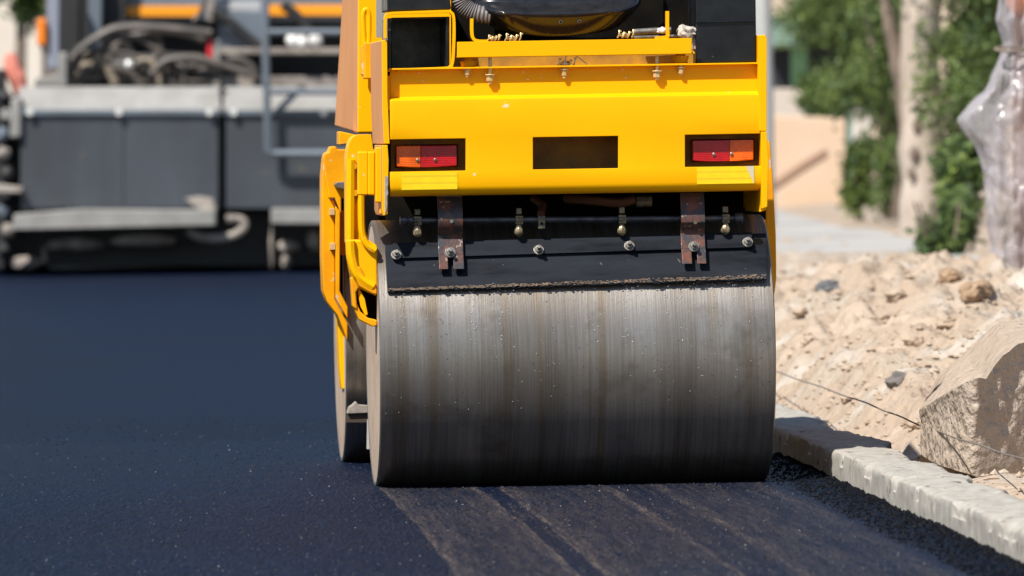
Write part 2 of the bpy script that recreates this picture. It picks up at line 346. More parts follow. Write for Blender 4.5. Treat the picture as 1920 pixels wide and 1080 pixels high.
# near mat with real stone relief (the grazing view needs true bumps)
def relief():
    nY, nX = 460, 820; Yv = np.linspace(16.8, 25.5, nY); X = np.zeros((nY, nX)); Yg = np.repeat(Yv[:, None], nX, 1)
    for i, Y in enumerate(Yv): X[i] = np.linspace(-1.30*Y/19.5-.15, kf(Y)-.05, nX)
    r = np.random.default_rng(5); a = r.random((nY, nX)); a = a**2.2
    b = (a+np.roll(a, 1, 1)*.55+np.roll(a, -1, 1)*.25+np.roll(a, 1, 0)*.2)/2
    lf = fbm(X*14, Yg*5, 61, 3); fade = 1-sm((Yg-20.0)/5.2)
    d = (Yg-22.0)*-1; u = X+.357-(d*.0600-d*d*.0020); inr = sm(u/.02)*(Yg < 22.1)
    Z = .0012+(.0068*b*fade+.0012*lf*fade)*(1-.25*inr)
    co_ = np.stack([X, Yg, Z], -1).reshape(-1, 3).astype(np.float32); idx = np.arange(nY*nX).reshape(nY, nX)
    f = np.stack([idx[:-1,:-1], idx[:-1,1:], idx[1:,1:], idx[1:,:-1]], -1).reshape(-1).astype(np.int32); nf = len(f)//4
    me = bpy.data.meshes.new('rolled_asphalt'); me.vertices.add(len(co_)); me.vertices.foreach_set('co', co_.ravel())
    me.loops.add(len(f)); me.loops.foreach_set('vertex_index', f); me.polygons.add(nf)
    me.polygons.foreach_set('loop_start', np.arange(nf, dtype=np.int32)*4)
    me.update(); me.validate(); me.materials.append(ASP)
    at = me.attributes.new('stone', 'FLOAT', 'POINT'); sv_ = np.clip((a-.45)*1.6, 0, 1)*(.3+.7*r.random((nY, nX))); at.data.foreach_set('value', sv_.ravel().astype(np.float32))
    o = bpy.data.objects.new('rolled_asphalt', me); C.objects.link(o); return tag(o, kind='structure')
relief()
# loose grit on the mat: crumbs of asphalt
def scatter(n, posfn, size, m, name, squash=.7, parent=None):
    base = np.array([(0,0,1),(0,0,-1),(1,0,0),(-1,0,0),(0,1,0),(0,-1,0)], float)
    fc = np.array([(0,2,4),(0,4,3),(0,3,5),(0,5,2),(1,4,2),(1,3,4),(1,5,3),(1,2,5)])
    pos = posfn(n); n = len(pos); s = size[0]+(size[1]-size[0])*rng.random(n)**2.5
    vs = base[None]*(.6+.8*rng.random((n,6,1)))*s[:,None,None]; a = rng.random(n)*6.28
    x = vs[:,:,0]*np.cos(a)[:,None]-vs[:,:,1]*np.sin(a)[:,None]; y = vs[:,:,0]*np.sin(a)[:,None]+vs[:,:,1]*np.cos(a)[:,None]
    vs = np.stack([x, y, vs[:,:,2]*squash], -1)+pos[:,None,:]
    f = fc[None]+6*np.arange(n)[:,None,None]
    me = bpy.data.meshes.new(name); me.from_pydata(vs.reshape(-1,3).tolist(), [], f.reshape(-1,3).tolist()); me.materials.append(m)
    o = bpy.data.objects.new(name, me); C.objects.link(o); WM[o] = Matrix.Identity(4); return o
def p_as(n):
    Y = 16.6+11*rng.random(n)**2.1; X = (-2.0+3.2*rng.random(n))*Y/21
    keep = (X < kf(Y)-.01) & (rng.random(n) < .25+.75*sm((X+1.9)/1.6)); X, Y = X[keep], Y[keep]
    return np.stack([X, Y, np.full(len(X), .0028)], -1)
GRIT_SPARKLE = mat('asphalt_grit_and_sparkle', (.002,.0035,.007), .5, c2=(.20,.205,.23), scale=70, spec=.5, ramp=(.60,.66))  # dark crumbs; the pale share paints in the mat's sparkle
tag(scatter(60000, p_as, (.0008, .0032), GRIT_SPARKLE, 'asphalt_grit_and_sparkle'), 'fine dark grit with pale crumbs painted as sparkle, lying on the freshly rolled asphalt', 'grit', kind='stuff')
GRITD = mat('tarry_crumb', (.002,.003,.005), .6, c2=(.005,.006,.009), scale=45, spec=.08)
def p_cr(n):
    Y = 16.5+7*rng.random(n); X = kf(Y)-.15*rng.random(n)**3.0-.003
    return np.stack([X, Y, zedge(X, Y)+.001], -1)
tag(scatter(9000, p_cr, (.0012, .0058), GRITD, 'asphalt_crumbs', .9), 'loose black asphalt crumbs piled along the foot of the kerb', 'asphalt crumbs', kind='stuff')
# kerb: cast concrete, uneven back edge and rippled top
Ys = np.concatenate([np.arange(14, 27, .015), np.arange(27, 110, .5)])
prof = [(0,-.06),(0,-.03),(0,0),(0,.015),(0,.03),(0,.045),(0,.06),(.0005,.070),(.003,.0765),(.008,.0797),(.018,.0805),(.035,.081),(.05,.081),(.065,.081),(.08,.081),(.095,.081),(.11,.081),(.125,.081),(.14,.0805),(.155,.080),(.168,.078),(.174,.072),(.175,.05),(.175,-.06)]
verts = []; 
for Y in Ys:
    st2 = round(float(fbm(Y*3.1+.3, 9.1, 22, 2))*4)/4; fy = float(fbm(Y*9, 1.1, 25, 2)); fr = .004*float(fbm(Y*1.4, 2.2, 31, 1))
    for (a, z) in prof:
        back = sm((a-.05)/.12)
        top = 1.0 if z > .07 else 0.0
        n1 = float(fbm(Y*13, a*70+z*90, 24, 3)); n2 = float(fbm(Y*4.0, a*26, 23, 2))
        ch = max(0, float(fbm(Y*5.5, 40.1, 41, 3))-.12)*(1-sm((a-.0)/.045)) if z > .055 else 0
        jt = 1.0 if (Y*1.03) % 1.0 < .016 and Y < 27 else 0.0
        blk = .004*((int(Y*1.03)*7919) % 5-2)/2
        verts.append((kf(Y)+a+fr+blk+(.034*st2+.008*fy)*back+(.0028*n1 if a < .03 else 0)+.020*ch+.004*jt*(a < .02), Y, z+top*((.006*n2+.0015*n1)*(.3+.7*sm(a/.05))+.006*st2*back)-.045*ch-.006*jt*top))
npf = len(prof); faces = [(i*npf+k, i*npf+k+1, (i+1)*npf+k+1, (i+1)*npf+k) for i in range(len(Ys)-1) for k in range(npf-1)]
me = bpy.data.meshes.new('kerb'); me.from_pydata(verts, [], faces); me.materials.append(CONC)
for p in me.polygons: p.use_smooth = True
me.set_sharp_from_angle(angle=R(35))
o = bpy.data.objects.new('kerb', me); C.objects.link(o); tag(o, kind='structure')
# verge soil
Ys = np.concatenate([np.arange(15, 34, .022), np.arange(34, 60, .12), np.arange(60, 130, 1.0)])
def vx(Y):
    a = np.linspace(0, 1, 150); return kf(Y)+KW-.03+2.6*a**1.15*(1 if Y < 60 else 1)
tag(grid_obj('verge_soil', vx, Ys, 150, lambda X, Y: H(X, Y), DIRT, 1), kind='structure')
Ys = np.concatenate([np.arange(15, 60, .5), np.arange(60, 200, 4)])
def vx2(Y): return kf(Y)+KW-.03+2.58+np.linspace(0, 1, 60)**2*60
tag(grid_obj('yard_ground', vx2, Ys, 60, lambda X, Y: H(X, Y, False)-.004, DIRT, 1), kind='structure')
# concrete footpath beyond the soil
PATH = mat('pale_path_concrete', (.40,.39,.375), .9, c2=(.33,.315,.30), scale=1.5, bump=.3, bscale=20, bdist=.006, spec=.2)
def pathx(Y): return 1.50-.012*(Y-36)
bm = B(); y = 34.0
while y < 96:
    L0 = 3.0; t1 = .01*math.sin(y*3.3)
    z = .225+t1+.012*math.sin(y*1.7)
    pts = [V(pathx(y),y,z), V(pathx(y)+1.0,y,z+.02), V(pathx(y+L0)+1.0,y+L0-.03,z+.02), V(pathx(y+L0),y+L0-.03,z)]
    loft2(bm, pts, [p-V(0,0,.14) for p in pts]); y += L0
tag(obj('footpath', bm, PATH, smooth=0, bevel=.01), kind='structure')
# pebbles and clods in the soil
def p_so(n):
    Y = 17+22*rng.random(n)**1.3; u = .03+2.0*rng.random(n)**1.3; X = kf(Y)+KW+u
    return np.stack([X, Y, H(X, Y)+.002], -1)
CLOD = mat('soil_clods', (.43,.35,.275), .95, c2=(.29,.21,.145), scale=8, spec=.15)
tag(scatter(12000, p_so, (.003, .018), CLOD, 'soil_clods'), 'small pale clods and pebbles strewn over the sandy verge', 'soil clods', kind='stuff')
# ------------------------------------------------------------------ THE ROLLER
roller = thing('road_roller', 'yellow tandem road roller seen from behind with wet steel drum on fresh asphalt', 'road roller', None, M=RM)
RD = .34; WB = 1.72
def drum(name, yc, label=None):
    bm = B(); seg = 128; pr = [(-.496,.30),(-.500,.333),(-.496,.3385),(-.490,.340)]
    xs = [(-.490+.98*i/20) for i in range(21)]
    prof = [(-.4965,.20),(-.4965,.325),(-.500,.329),(-.500,.336),(-.497,.340)]+[(x,.340) for x in xs]+[(.497,.340),(.500,.336),(.500,.329),(.4965,.325),(.4965,.20)]
    rings = [[bm.verts.new((x, yc+r*math.cos(a), RD+r*math.sin(a))) for a in [2*math.pi*k/seg for k in range(seg)]] for x, r in prof]
    for i in range(len(rings)-1):
        for k in range(seg): bm.faces.new([rings[i][k], rings[i][(k+1)%seg], rings[i+1][(k+1)%seg], rings[i+1][k]])
    o = obj(name, bm, DRUM, roller, smooth=30)
    for s in (-1, 1):
        bm = B(); xf = s*.4985
        r1 = [bm.verts.new((xf, yc+.327*math.cos(a), RD+.327*math.sin(a))) for a in [2*math.pi*k/seg for k in range(seg)]]
        r2 = [bm.verts.new((xf+s*.001, yc+.30*math.cos(a), RD+.30*math.sin(a))) for a in [2*math.pi*k/seg for k in range(seg)]]
        r3 = [bm.verts.new((xf-s*.02, yc+.327*math.cos(a), RD+.327*math.sin(a))) for a in [2*math.pi*k/seg for k in range(seg)]]
        for k in range(seg):
            bm.faces.new([r1[k], r1[(k+1)%seg], r2[(k+1)%seg], r2[k]]); bm.faces.new([r3[k], r3[(k+1)%seg], r1[(k+1)%seg], r1[k]])
        bm.faces.new(r2)
        obj('end_plate', bm, CREAM, o)
    return o
rear = drum('rear_drum', 0); front = drum('front_drum', WB)
# water drops on rear drum
DROP = mat('water_drop', (.75,.75,.75), .06, metal=.6)
bm = B()
cols = [(-.44,30),(-.37,14),(-.265,28),(-.20,30),(-.165,12),(.05,10),(.125,46),(.145,12),(.225,16),(.262,20),(.30,16),(.345,16),(.40,8),(.45,10)]
for cx, n_ in cols:
    for k in range(n_):
        a = R(31)-abs(random.gauss(0, R(17)))*random.random(); x = cx+random.gauss(0, .007)
        r = random.uniform(.0009, .0024)
        p = V(x, -math.cos(a)*RD, RD+math.sin(a)*RD)
        bmesh.ops.create_icosphere(bm, subdivisions=1, radius=r, matrix=Matrix.Translation(p))
for k in range(160):
    a = R(28-55*random.random()**1.8); p = V(random.uniform(-.49,.49), -math.cos(a)*RD, RD+math.sin(a)*RD)
    bmesh.ops.create_icosphere(bm, subdivisions=1, radius=random.uniform(.0007,.0014), matrix=Matrix.Translation(p))
tag(obj('water_drops', bm, DROP, rear), kind='stuff')
# --- rear body panel: bent sheet with three openings
PY = -.33
def holed_sheet(name, zrows, xs, holes, mt, th, parent=roller):
    """zrows: list of (py, yl); xs: px list; holes: (i0,i1,j0,j1) cell ranges removed"""
    bm = B(); g = [[None]*len(xs) for _ in zrows]
    for j, (py, yl) in enumerate(zrows):
        for i, px in enumerate(xs):
            g[j][i] = bm.verts.new(L(px, py - (px-1085)*.0163, yl))
    for j in range(len(zrows)-1):
        for i in range(len(xs)-1):
            if any(i0 <= i < i1 and j0 <= j < j1 for i0, i1, j0, j1 in holes): continue
            bm.faces.new([g[j][i], g[j][i+1], g[j+1][i+1], g[j+1][i]])
    o = obj(name, bm, mt, parent, smooth=45)
    s = o.modifiers.new('thickness', 'SOLIDIFY'); s.thickness = th; s.offset = 0; s.use_rim = True
    b = o.modifiers.new('bevel', 'BEVEL'); b.width = .0015; b.segments = 2; b.limit_method = 'ANGLE'; b.angle_limit = R(50)
    return o
# rows (py measured at px=1085): openings 257..318 approx
rows = [(124, PY+.034), (150, PY+.034), (172, PY+.034), (178.5, PY+.034), (180.5, PY+.028), (182, PY+.008), (183.5, PY+.001), (190, PY), (225, PY), (256, PY), (316.5, PY), (345, PY), (352, PY+.003), (357, PY+.010), (360, PY+.022), (361, PY+.06)]
xs = [731, 737, 873, 999, 1159, 1284, 1423, 1431]
panel = holed_sheet('rear_panel', rows, xs, [(0,2,9,10),(3,4,9,10),(5,7,9,10)], YEL, .006)
# lip above panel
def bar_px(bm, x0, x1, yt, yb, ya, yb2, slope=.0163):
    f = lambda x, y: (x, y-(x-1085)*slope)
    prism(bm, [f(x0,yb), f(x1,yb), f(x1,yt), f(x0,yt)], ya, yb2)
bm = B(); bar_px(bm, 729, 1424, 122.5, 125.6, PY+.009, PY+.16); obj('shelf_lip', bm, YEL, roller, bevel=.001)
# cross beam
bm = B(); bar_px(bm, 857, 1297, 75, 104, PY-.005, PY); bar_px(bm, 857, 1303, 101, 104.5, PY+.0005, PY+.06); obj('cross_beam', bm, YEL, roller, bevel=.001)
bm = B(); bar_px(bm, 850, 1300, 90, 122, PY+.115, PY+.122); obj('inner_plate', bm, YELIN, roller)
# side plates of rear body
def side_plate(sgn):
    bm = B()
    if sgn > 0:
        prism(bm, [(1424,246),(1438,246),(1438,72),(1435,65),(1422,66),(1422,118)], PY-.012, PY+.55)
        prism(bm, [(1428,392),(1439,388),(1441,300),(1438,247),(1427,247)], PY-.014, PY+.5)
        prism(bm, [(1424,398),(1436,394),(1438,345),(1428,350)], PY+.02, PY+.4)
    else:
        prism(bm, [(719.5,270),(731,270),(727,180),(726,80),(722,74),(715.5,76),(716.5,200)], PY-.006, PY+.52)
        prism(bm, [(719,405),(727,402),(729,300),(727,272),(716,272),(716,395)], PY-.006, PY+.35)
    return obj('side_plate', bm, YEL, roller, bevel=.002)
side_plate(1); left_plate = side_plate(-1)
# bare chipped patch on the lower left plate edge
bm = B(); prism(bm, [(722,330),(727,331),(728,345),(726,352),(728,362),(725,370),(726,385),(723,400),(721.5,400)], PY-.0085, PY-.0065); obj('paint_chip', bm, mat('bare_chipped_metal',(.33,.33,.35),.5,c2=(.2,.19,.18),scale=60), roller, smooth=0)
# inside of the body: housings behind the openings
bm = B()
for (a, b) in ((733, 885), (1272, 1430)):
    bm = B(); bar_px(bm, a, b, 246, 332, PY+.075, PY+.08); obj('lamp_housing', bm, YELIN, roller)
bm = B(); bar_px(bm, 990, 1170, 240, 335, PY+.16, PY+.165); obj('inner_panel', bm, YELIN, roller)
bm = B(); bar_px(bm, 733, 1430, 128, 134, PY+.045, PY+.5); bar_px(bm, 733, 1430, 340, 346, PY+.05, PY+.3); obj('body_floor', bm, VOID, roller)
bm = B(); bar_px(bm, 724, 1436, 200, 418, PY+.46, PY+.48); obj('inner_cavity_shade', bm, VOID, roller)
# bits of pipework in the dark under the panel
bm = B(); tube(bm, spline([L(1060,372,PY+.2), L(1110,376,PY+.16), L(1160,380,PY+.15), L(1190,374,PY+.15)]), .012, 10); tube(bm, [L(1000,372,PY+.2), L(1018,385,PY+.17), L(1014,402,PY+.12)], .010, 10)
obj('water_hose', bm, mat('brown_hose',(.10,.035,.012),.6), roller)
bm = B(); cyl(bm, L(1193,378,PY+.15), L(1222,377,PY+.15), .014, 8); obj('hose_fitting', bm, BRASS, roller)
# --- tail lights
def taillight(x0, x1, y0, y1, split, amber_left):
    slope = .0163
    cx = (x0+x1)/2
    f = lambda x, y: (x, y-(x-cx)*slope)
    bm = B(); prism(bm, [f(x0-2,y1+2), f(x1+2,y1+2), f(x1+2,y0-2), f(x0-2,y0-2)], PY+.052, PY+.075)
    hs = obj('tail_light', bm, BLK, roller, bevel=.003)
    def lens_part(a, b, mt, nm):
        bm = B(); n_ = 8; A = []; 
        top = [f(a+(b-a)*i/n_, y0) for i in range(n_+1)]; bot = [f(a+(b-a)*i/n_, y1+2.2*(1-((a+(b-a)*i/n_-cx)/((x1-x0)/2))**2)) for i in range(n_+1)]
        prism(bm, bot+top[::-1], PY+.024, PY+.050); return obj(nm, bm, mt, hs, bevel=.0025)
    lens_part(x0, split, AMB if amber_left else RED, 'amber_lens' if amber_left else 'red_lens')
    lens_part(split, x1, RED if amber_left else AMB, 'red_lens' if amber_left else 'amber_lens')
    for sx_ in (cx-17, cx+16):
        bm = B(); p = L(*f(sx_, y1-12), PY+.023); tube(bm, [p+V(0,.004,0), p+V(0,-.002,0), p+V(0,-.0032,0)], [.0042,.0042,.0022], 12); obj('screw', bm, STEEL, hs)
    return hs
taillight(743, 857, 272.5, 312, 789, True); taillight(1298, 1413, 262.5, 301, 1368, False)
for x0, x1, y0, y1 in ((753, 858, 324, 355.5), (1307, 1415, 312, 344.5)):
    bm = B(); c = (x0+x1)/2; f = lambda x, y: (x, y-(x-c)*.0163)
    prism(bm, [f(x0,y1), f(x1,y1), f(x1,y0), f(x0,y0)], PY-.0042, PY-.0032); t_ = obj('reflective_tape', bm, TAPE, roller, smooth=0)
bm = B(); prism(bm, [(1414,344),(1413.5,311),(1398,311.5)], PY-.0052, PY-.0045); obj('torn_corner', bm, mat('torn_tape_backing',(.55,.48,.33),.7), t_, smooth=0)
# --- bolts through the lip
def stud(px, pz_top, pz_bot, nut_y, r=.0045, nr=.010, yl=PY+.022, extra=True):
    bm = B(); cyl(bm, L(px, pz_top, yl), L(px, pz_bot, yl), r, 10)
    a = L(px, nut_y-6, yl); b = L(px, nut_y+4, yl); cyl(bm, a, b, nr, 6); 
    if extra: cyl(bm, L(px, nut_y-9, yl), L(px, nut_y-6.5, yl), nr*1.35, 16)
    return obj('bolt', bm, BOLTY, roller, bevel=.001)
stud(919, 108, 158, 148); stud(1232, 104, 150, 141); stud(876, 128, 145, 137, .004, .0075); stud(1276.5, 122, 141, 134, .004, .0075); stud(1058, 126, 147, 138, .004, .0075)
for px, py in ((785,137),(981,135),(1166,131),(792,151),(990,148),(1173,145)):
    bm = B(); p = L(px, py, PY+.031); bmesh.ops.create_icosphere(bm, subdivisions=2, radius=.0025, matrix=Matrix.Translation(p)); obj('rivet', bm, mat('chip_light',(.75,.6,.4),.5), roller)
# rubber mounts
for px, py in ((878, 119), (1276, 109)):
    yl = PY+.03; p = L(px, py, yl); bm = B()
    tube(bm, [p+V(0,0,z) for z in (-.012,-.011,.004,.006)], [.015,.016,.0215,.0205], 24)
    o = obj('rubber_mount', bm, YELW, roller, smooth=40)
    bm = B(); tube(bm, [p+V(0,0,z) for z in (.006,.012,.018,.021)], [.0125,.0115,.008,.004], 8); obj('mount_nut', bm, YELW, o, smooth=20)
# hooks on the beam
for pts in ([(884.5,35),(884.5,60),(887,72),(895,77),(915,77.5)], [(1251,21),(1251,50),(1251.5,68),(1246,70),(1228,71.5)]):
    bm = B(); path = spline([L(x, y, PY+.02) for x, y in pts], 5); ribbon(bm, path, (0,.022,0), .008); obj('hook', bm, YEL, roller, bevel=.001)
# hinge clips
def clip(px, py, s=1):
    bm = B()
    for k, (dx, h_) in enumerate(((-12,12),(-4,9),(5,10),(12,13))):
        a = L(px+dx*s, py+6*s, PY+.015); b = L(px+(dx+3)*s, py-(h_-6)*s, PY+.012); tube(bm, spline([a, (a+b)/2+V(.002,-.004,0), b, b+V(.005,0,-.003)], 3), .0022, 6)
    lump(bm, L(px, py+2, PY+.02), .007*s, (1.6,.8,.8), .5, 2, 2, px)
    obj('clip', bm, BOLTY, roller)
clip(924, 71, .8); clip(960, 70, 1.1); clip(1171, 64, 1.1); clip(1060, 117, 1.2)
bm = B(); tube(bm, spline([L(x, y, PY+.01) for x, y in ((1060,112),(1063,103),(1072,101),(1085,108),(1101,121))], 5), .0016, 6); obj('wire', bm, BOLTY, roller)
# --- black boxes and guard loop on top left
bm = B(); A_ = [(727,130),(843,127),(843,31),(735,33),(727,38)]
prism(bm, [(727,131),(733,131),(733,34),(727,34)], PY+.03, PY+.3); prism(bm, [(836,128),(843,128),(843,31),(836,31)], PY+.03, PY+.3); prism(bm, [(733,37),(836,34),(836,31),(733,34)], PY+.031, PY+.3); prism(bm, [(733,130),(836,128),(836,31),(733,33)], PY+.28, PY+.29)
obj('tool_box', bm, BLK, roller, bevel=.002)
bm = B(); path = spline([L(x, y, PY+.030) for x, y in ((722,72),(722,45),(723,31),(729,26),(745,24.5),(790,23),(836,21.5),(846,24),(850,33),(851,60),(850,95),(848,117),(843,125),(833,128),(745,131))], 4)
ribbon(bm, path, (0,.035,0), .007); obj('guard_loop', bm, YEL, roller, bevel=.001)
bm = B(); prism(bm, [(726,21),(846,18),(842,-20),(726,-20)], PY+.03, PY+.3); obj('battery_box', bm, BLK, roller, bevel=.004)
bm = B(); prism(bm, [(1305,121),(1419,117),(1417,-22),(1304,-20)], PY+.03, PY+.3); bb = obj('fuel_tank', bm, BLK, roller, bevel=.006)
bm = B(); prism(bm, [(1306,43.5),(1416,40),(1416,38),(1306,41.5)], PY+.024, PY+.032); obj('tank_seam', bm, BLADE, bb, bevel=.001)
bm = B(); hp_ = spline([L(x, y, PY+.14) for x, y in ((856,-26),(862,0),(872,14),(890,24),(920,30))], 9); tube(bm, hp_, [.020+.0035*(k % 2) for k in range(len(hp_))], 20)
obj('corrugated_hose', bm, mat('grey_hose',(.16,.15,.15),.5), roller)
# engine cowl: glossy black basin
bm = B(); nx, nz_ = 48, 40; rows_ = []
for j in range(nz_+1):
    t = j/nz_; row = []
    py = 64 - 150*t
    for i in range(nx+1):
        s = -1+2*i/nx
        half = (.105+.075*min(1, t*3.2)**.55) * (1 if t < .6 else 1)
        d = (1-abs(s)**3.2)**(1/2.2)
        cxx = L(1054, 60, PY).x
        sag = .012*(1-s*s) if t < .5 else .012*(1-s*s)
        bul = .035*min(1, t/.24)-.055*sm((t-.24)/.16)
        z0 = L(1054, 58, PY).z
        row.append(bm.verts.new((cxx+s*half*1.2, PY+.19-(.08+bul)*d, z0-sag+ .22*t)))
    rows_.append(row)
for j in range(nz_):
    for i in range(nx): bm.faces.new([rows_[j][i], rows_[j][i+1], rows_[j+1][i+1], rows_[j+1][i]])
bk = [bm.verts.new((v_.co.x, PY+.25, v_.co.z)) for v_ in rows_[0]]
for i in range(nx): bm.faces.new([bk[i], bk[i+1], rows_[0][i+1], rows_[0][i]])
cowl = obj('engine_cowl', bm, GLOSS, roller, smooth=60)
for px, py in ((1051,41),(1086,40)):
    p = L(px, py, PY+.088); bm = B(); tube(bm, [p+V(0,-.006,0), p+V(0,.02,0)], .0045, 14); obj('cowl_hole', bm, STEEL, cowl)
    bm = B(); tube(bm, [p+V(0,-.0075,0), p+V(0,.01,0)], .0032, 14); obj('cowl_hole', bm, VOID, cowl)
bm = B(); prism(bm, [(846,122),(1305,114),(1305,-20),(846,-20)], PY+.26, PY+.27); obj('engine_cavity_shade', bm, VOID, roller)
# rag and tools in front of the tank
bm = B(); lump(bm, L(1288,60,PY+.04), .017, (1.3,.8,1.0), .8, 3, 2.2, 3); lump(bm, L(1297,80,PY+.05), .014, (.7,.6,2.0), .7, 3, 2, 5)
tag(obj('rag', bm, mat('dirty_white_cloth',(.55,.52,.47),.9,c2=(.4,.36,.3),scale=60), smooth=60), 'crumpled off white rag stuffed beside the black tank of the yellow roller', 'rag')
bm = B(); lump(bm, L(1241,57,PY+.05), .012, (1.2,.7,.7), .4, 3, 1.5, 6); tag(obj('plastic_bottle', bm, mat('white_plastic',(.6,.58,.55),.4), smooth=60), 'small white plastic bottle lying behind the hook on the roller beam', 'bottle')
bm = B(); cyl(bm, L(1188,60,PY+.07), L(1258,56,PY+.07), .008, 12); cyl(bm, L(1188,70,PY+.06), L(1280,67,PY+.06), .004, 10); obj('drawbar_rod', bm, STEEL, roller)
# --- scraper assembly
bm = B(); pb = [(726.5,548),(1438,524)]; pt = [(1436,437),(722,458.5)]; n_ = 40
lo = [L(726.5+(1438-726.5)*i/n_, 548-24*i/n_+.9*math.sin(i*.9)*random.random(), -.310) for i in range(n_+1)]
hi = [L(722+(1436-722)*i/n_, 458.5-21.5*i/n_, -.247) for i in range(n_+1)]
nrm = V(0,-.85,.45)*.006
loft2(bm, lo+hi[::-1], [p-nrm for p in lo+hi[::-1]])
blade = obj('scraper_blade', bm, BLADE, roller, smooth=0, bevel=.0008)
bm = B()      # crust of dried asphalt grit along the wiping edge
for i in range(900):
    t = random.random(); w_ = 2.5+3.5*(.5+.5*mnoise.noise(Vector((t*9, 1, 2))))+2.5*t; q_ = random.random(); p = L(728+708*t, 545.2-24*t-w_*q_, -.3125+.0022*q_); r = random.uniform(.0007,.0019)
    lump(bm, p, r, (2.2,.45,.9), .4, 1, 2, i)
tag(obj('grit_crust', bm, mat('dried_grit',(.22,.155,.105),.9,c2=(.09,.07,.055),scale=40), blade), kind='stuff')
bm = B()
for i in range(46):
    t = random.random(); p = L(728+708*t, 549-24*t+random.uniform(0,2), -.311); lump(bm, p, random.uniform(.0018,.004), (1.2,.8,.8), .4, 1, 2, i)
tag(obj('tar_blobs', bm, VOID, blade), kind='stuff')
def on_blade(px, py, off=0):     # point on the tilted blade plane
    yt = 458.5-(px-722)*.0301; yb = 548-(px-726.5)*.0337; t = (py-yt)/(yb-yt)
    return L(px, py, -.247-.063*t-off)
bm = B(); F4 = [(737,455),(1410,434.5),(1411,463),(738,484)]
a = [on_blade(x, y, .010) for x, y in [(738,484.5),(1411,463.5),(1410,435),(737,455.5)]]; loft2(bm, a, [p+V(0,.010,-.003) for p in a])
sbar = obj('scraper_bar', bm, BLADE, roller, smooth=0, bevel=.0012)
def nutbolt(px, py, off=.012, ln=.024):
    p = on_blade(px, py, off); ax = V(0,-.9,.42).normalized(); bm = B()
    cyl(bm, p-ax*.002, p+ax*.003, .0135, 20); cyl(bm, p+ax*.003, p+ax*.012, .0095, 6); cyl(bm, p+ax*.012, p+ax*ln, .0052, 10)
    obj('bolt', bm, STEEL, roller, bevel=.0008)
for x, y in ((743,478),(1010,469),(1180,461.5),(1402,454.5)): nutbolt(x, y)
bm = B(); p0 = on_blade(1413,453,.0045); p1 = on_blade(1424,452.5,.0045)
pts = [p0+V(0,0,.0075), p0-V(0,0,.0075)]+[p1+V(math.sin(a)*.0075,0,-math.cos(a)*.0075) for a in [math.pi*k/8 for k in range(9)]]
loft2(bm, pts, [p+V(0,.003,0) for p in pts]); obj('slot', bm, VOID, blade, smooth=0)
# straps with forked foot
def strap(x0, x1, ytop, ybend, ybot, boltx, bolty):
    bm = B(); xa = L(x0, ybot, -.30).x; xb = L(x1, ybot, -.30).x
    zt = L(x0, ytop, -.28).z; zb = L(x0, ybend, -.29).z; ze = L(x0, ybot, -.32).z; zbo = L(x0, bolty, -.3).z
    zk = on_blade((x0+x1)/2, ybot-62, .022).z; yk = on_blade((x0+x1)/2, ybot-62, .022).y; ye = on_blade((x0+x1)/2, ybot, .018)
    def yoff(z):
        if z > zb: return -.262-.022*(zt-z)/(zt-zb)
        if z > zk:
            t = (zb-z)/(zb-zk); return -.284+(yk+.284)*t-.012*math.sin(t*math.pi)
        t = (zk-z)/(zk-ze); return yk+(ye.y-yk)*t
    zs = list(np.linspace(zt, zbo-.004, 16)); zs2 = list(np.linspace(zbo-.004, ze, 7)); g = (xb-xa)
    def sheet(xl, xr, zz):
        f = [[bm.verts.new((x, yoff(z)+d, z)) for x in (xl, xr) for d in (-.004, .004)] for z in zz]
        for i in range(len(f)-1):
            p, q = f[i], f[i+1]
            for a_, b_ in ((0,2),(2,3),(3,1),(1,0)): bm.faces.new([p[a_], p[b_], q[b_], q[a_]])
        bm.faces.new([f[0][k] for k in (0,1,3,2)]); bm.faces.new([f[-1][k] for k in (0,2,3,1)])
    sheet(xa, xb, zs); xc = L(boltx, bolty, -.3).x
    sheet(xa, xc-.007, zs2); sheet(xc+.007, xb, zs2)
    o = obj('scraper_strap', bm, RUST, roller, smooth=30, bevel=.0008)
    p = V(xc, yoff(zbo)-.005, zbo); ax = V(0,-.95,.3).normalized(); bm = B()
    cyl(bm, p-ax*.002, p+ax*.003, .014, 20); cyl(bm, p+ax*.003, p+ax*.011, .0095, 6); cyl(bm, p+ax*.011, p+ax*.026, .0052, 10); obj('bolt', bm, STEEL, o, bevel=.0008)
    p = V(xc+.004, yoff(L(boltx, ybend+13, -.29).z)-.004, L(boltx, ybend+13, -.29).z); bm = B(); cyl(bm, p, p+V(0,-.0025,0), .0045, 12); obj('rivet', bm, STEEL, o)
strap(823.5, 870, 368, 402, 505, 845, 474); strap(1279, 1324, 361, 404, 495, 1302, 463)
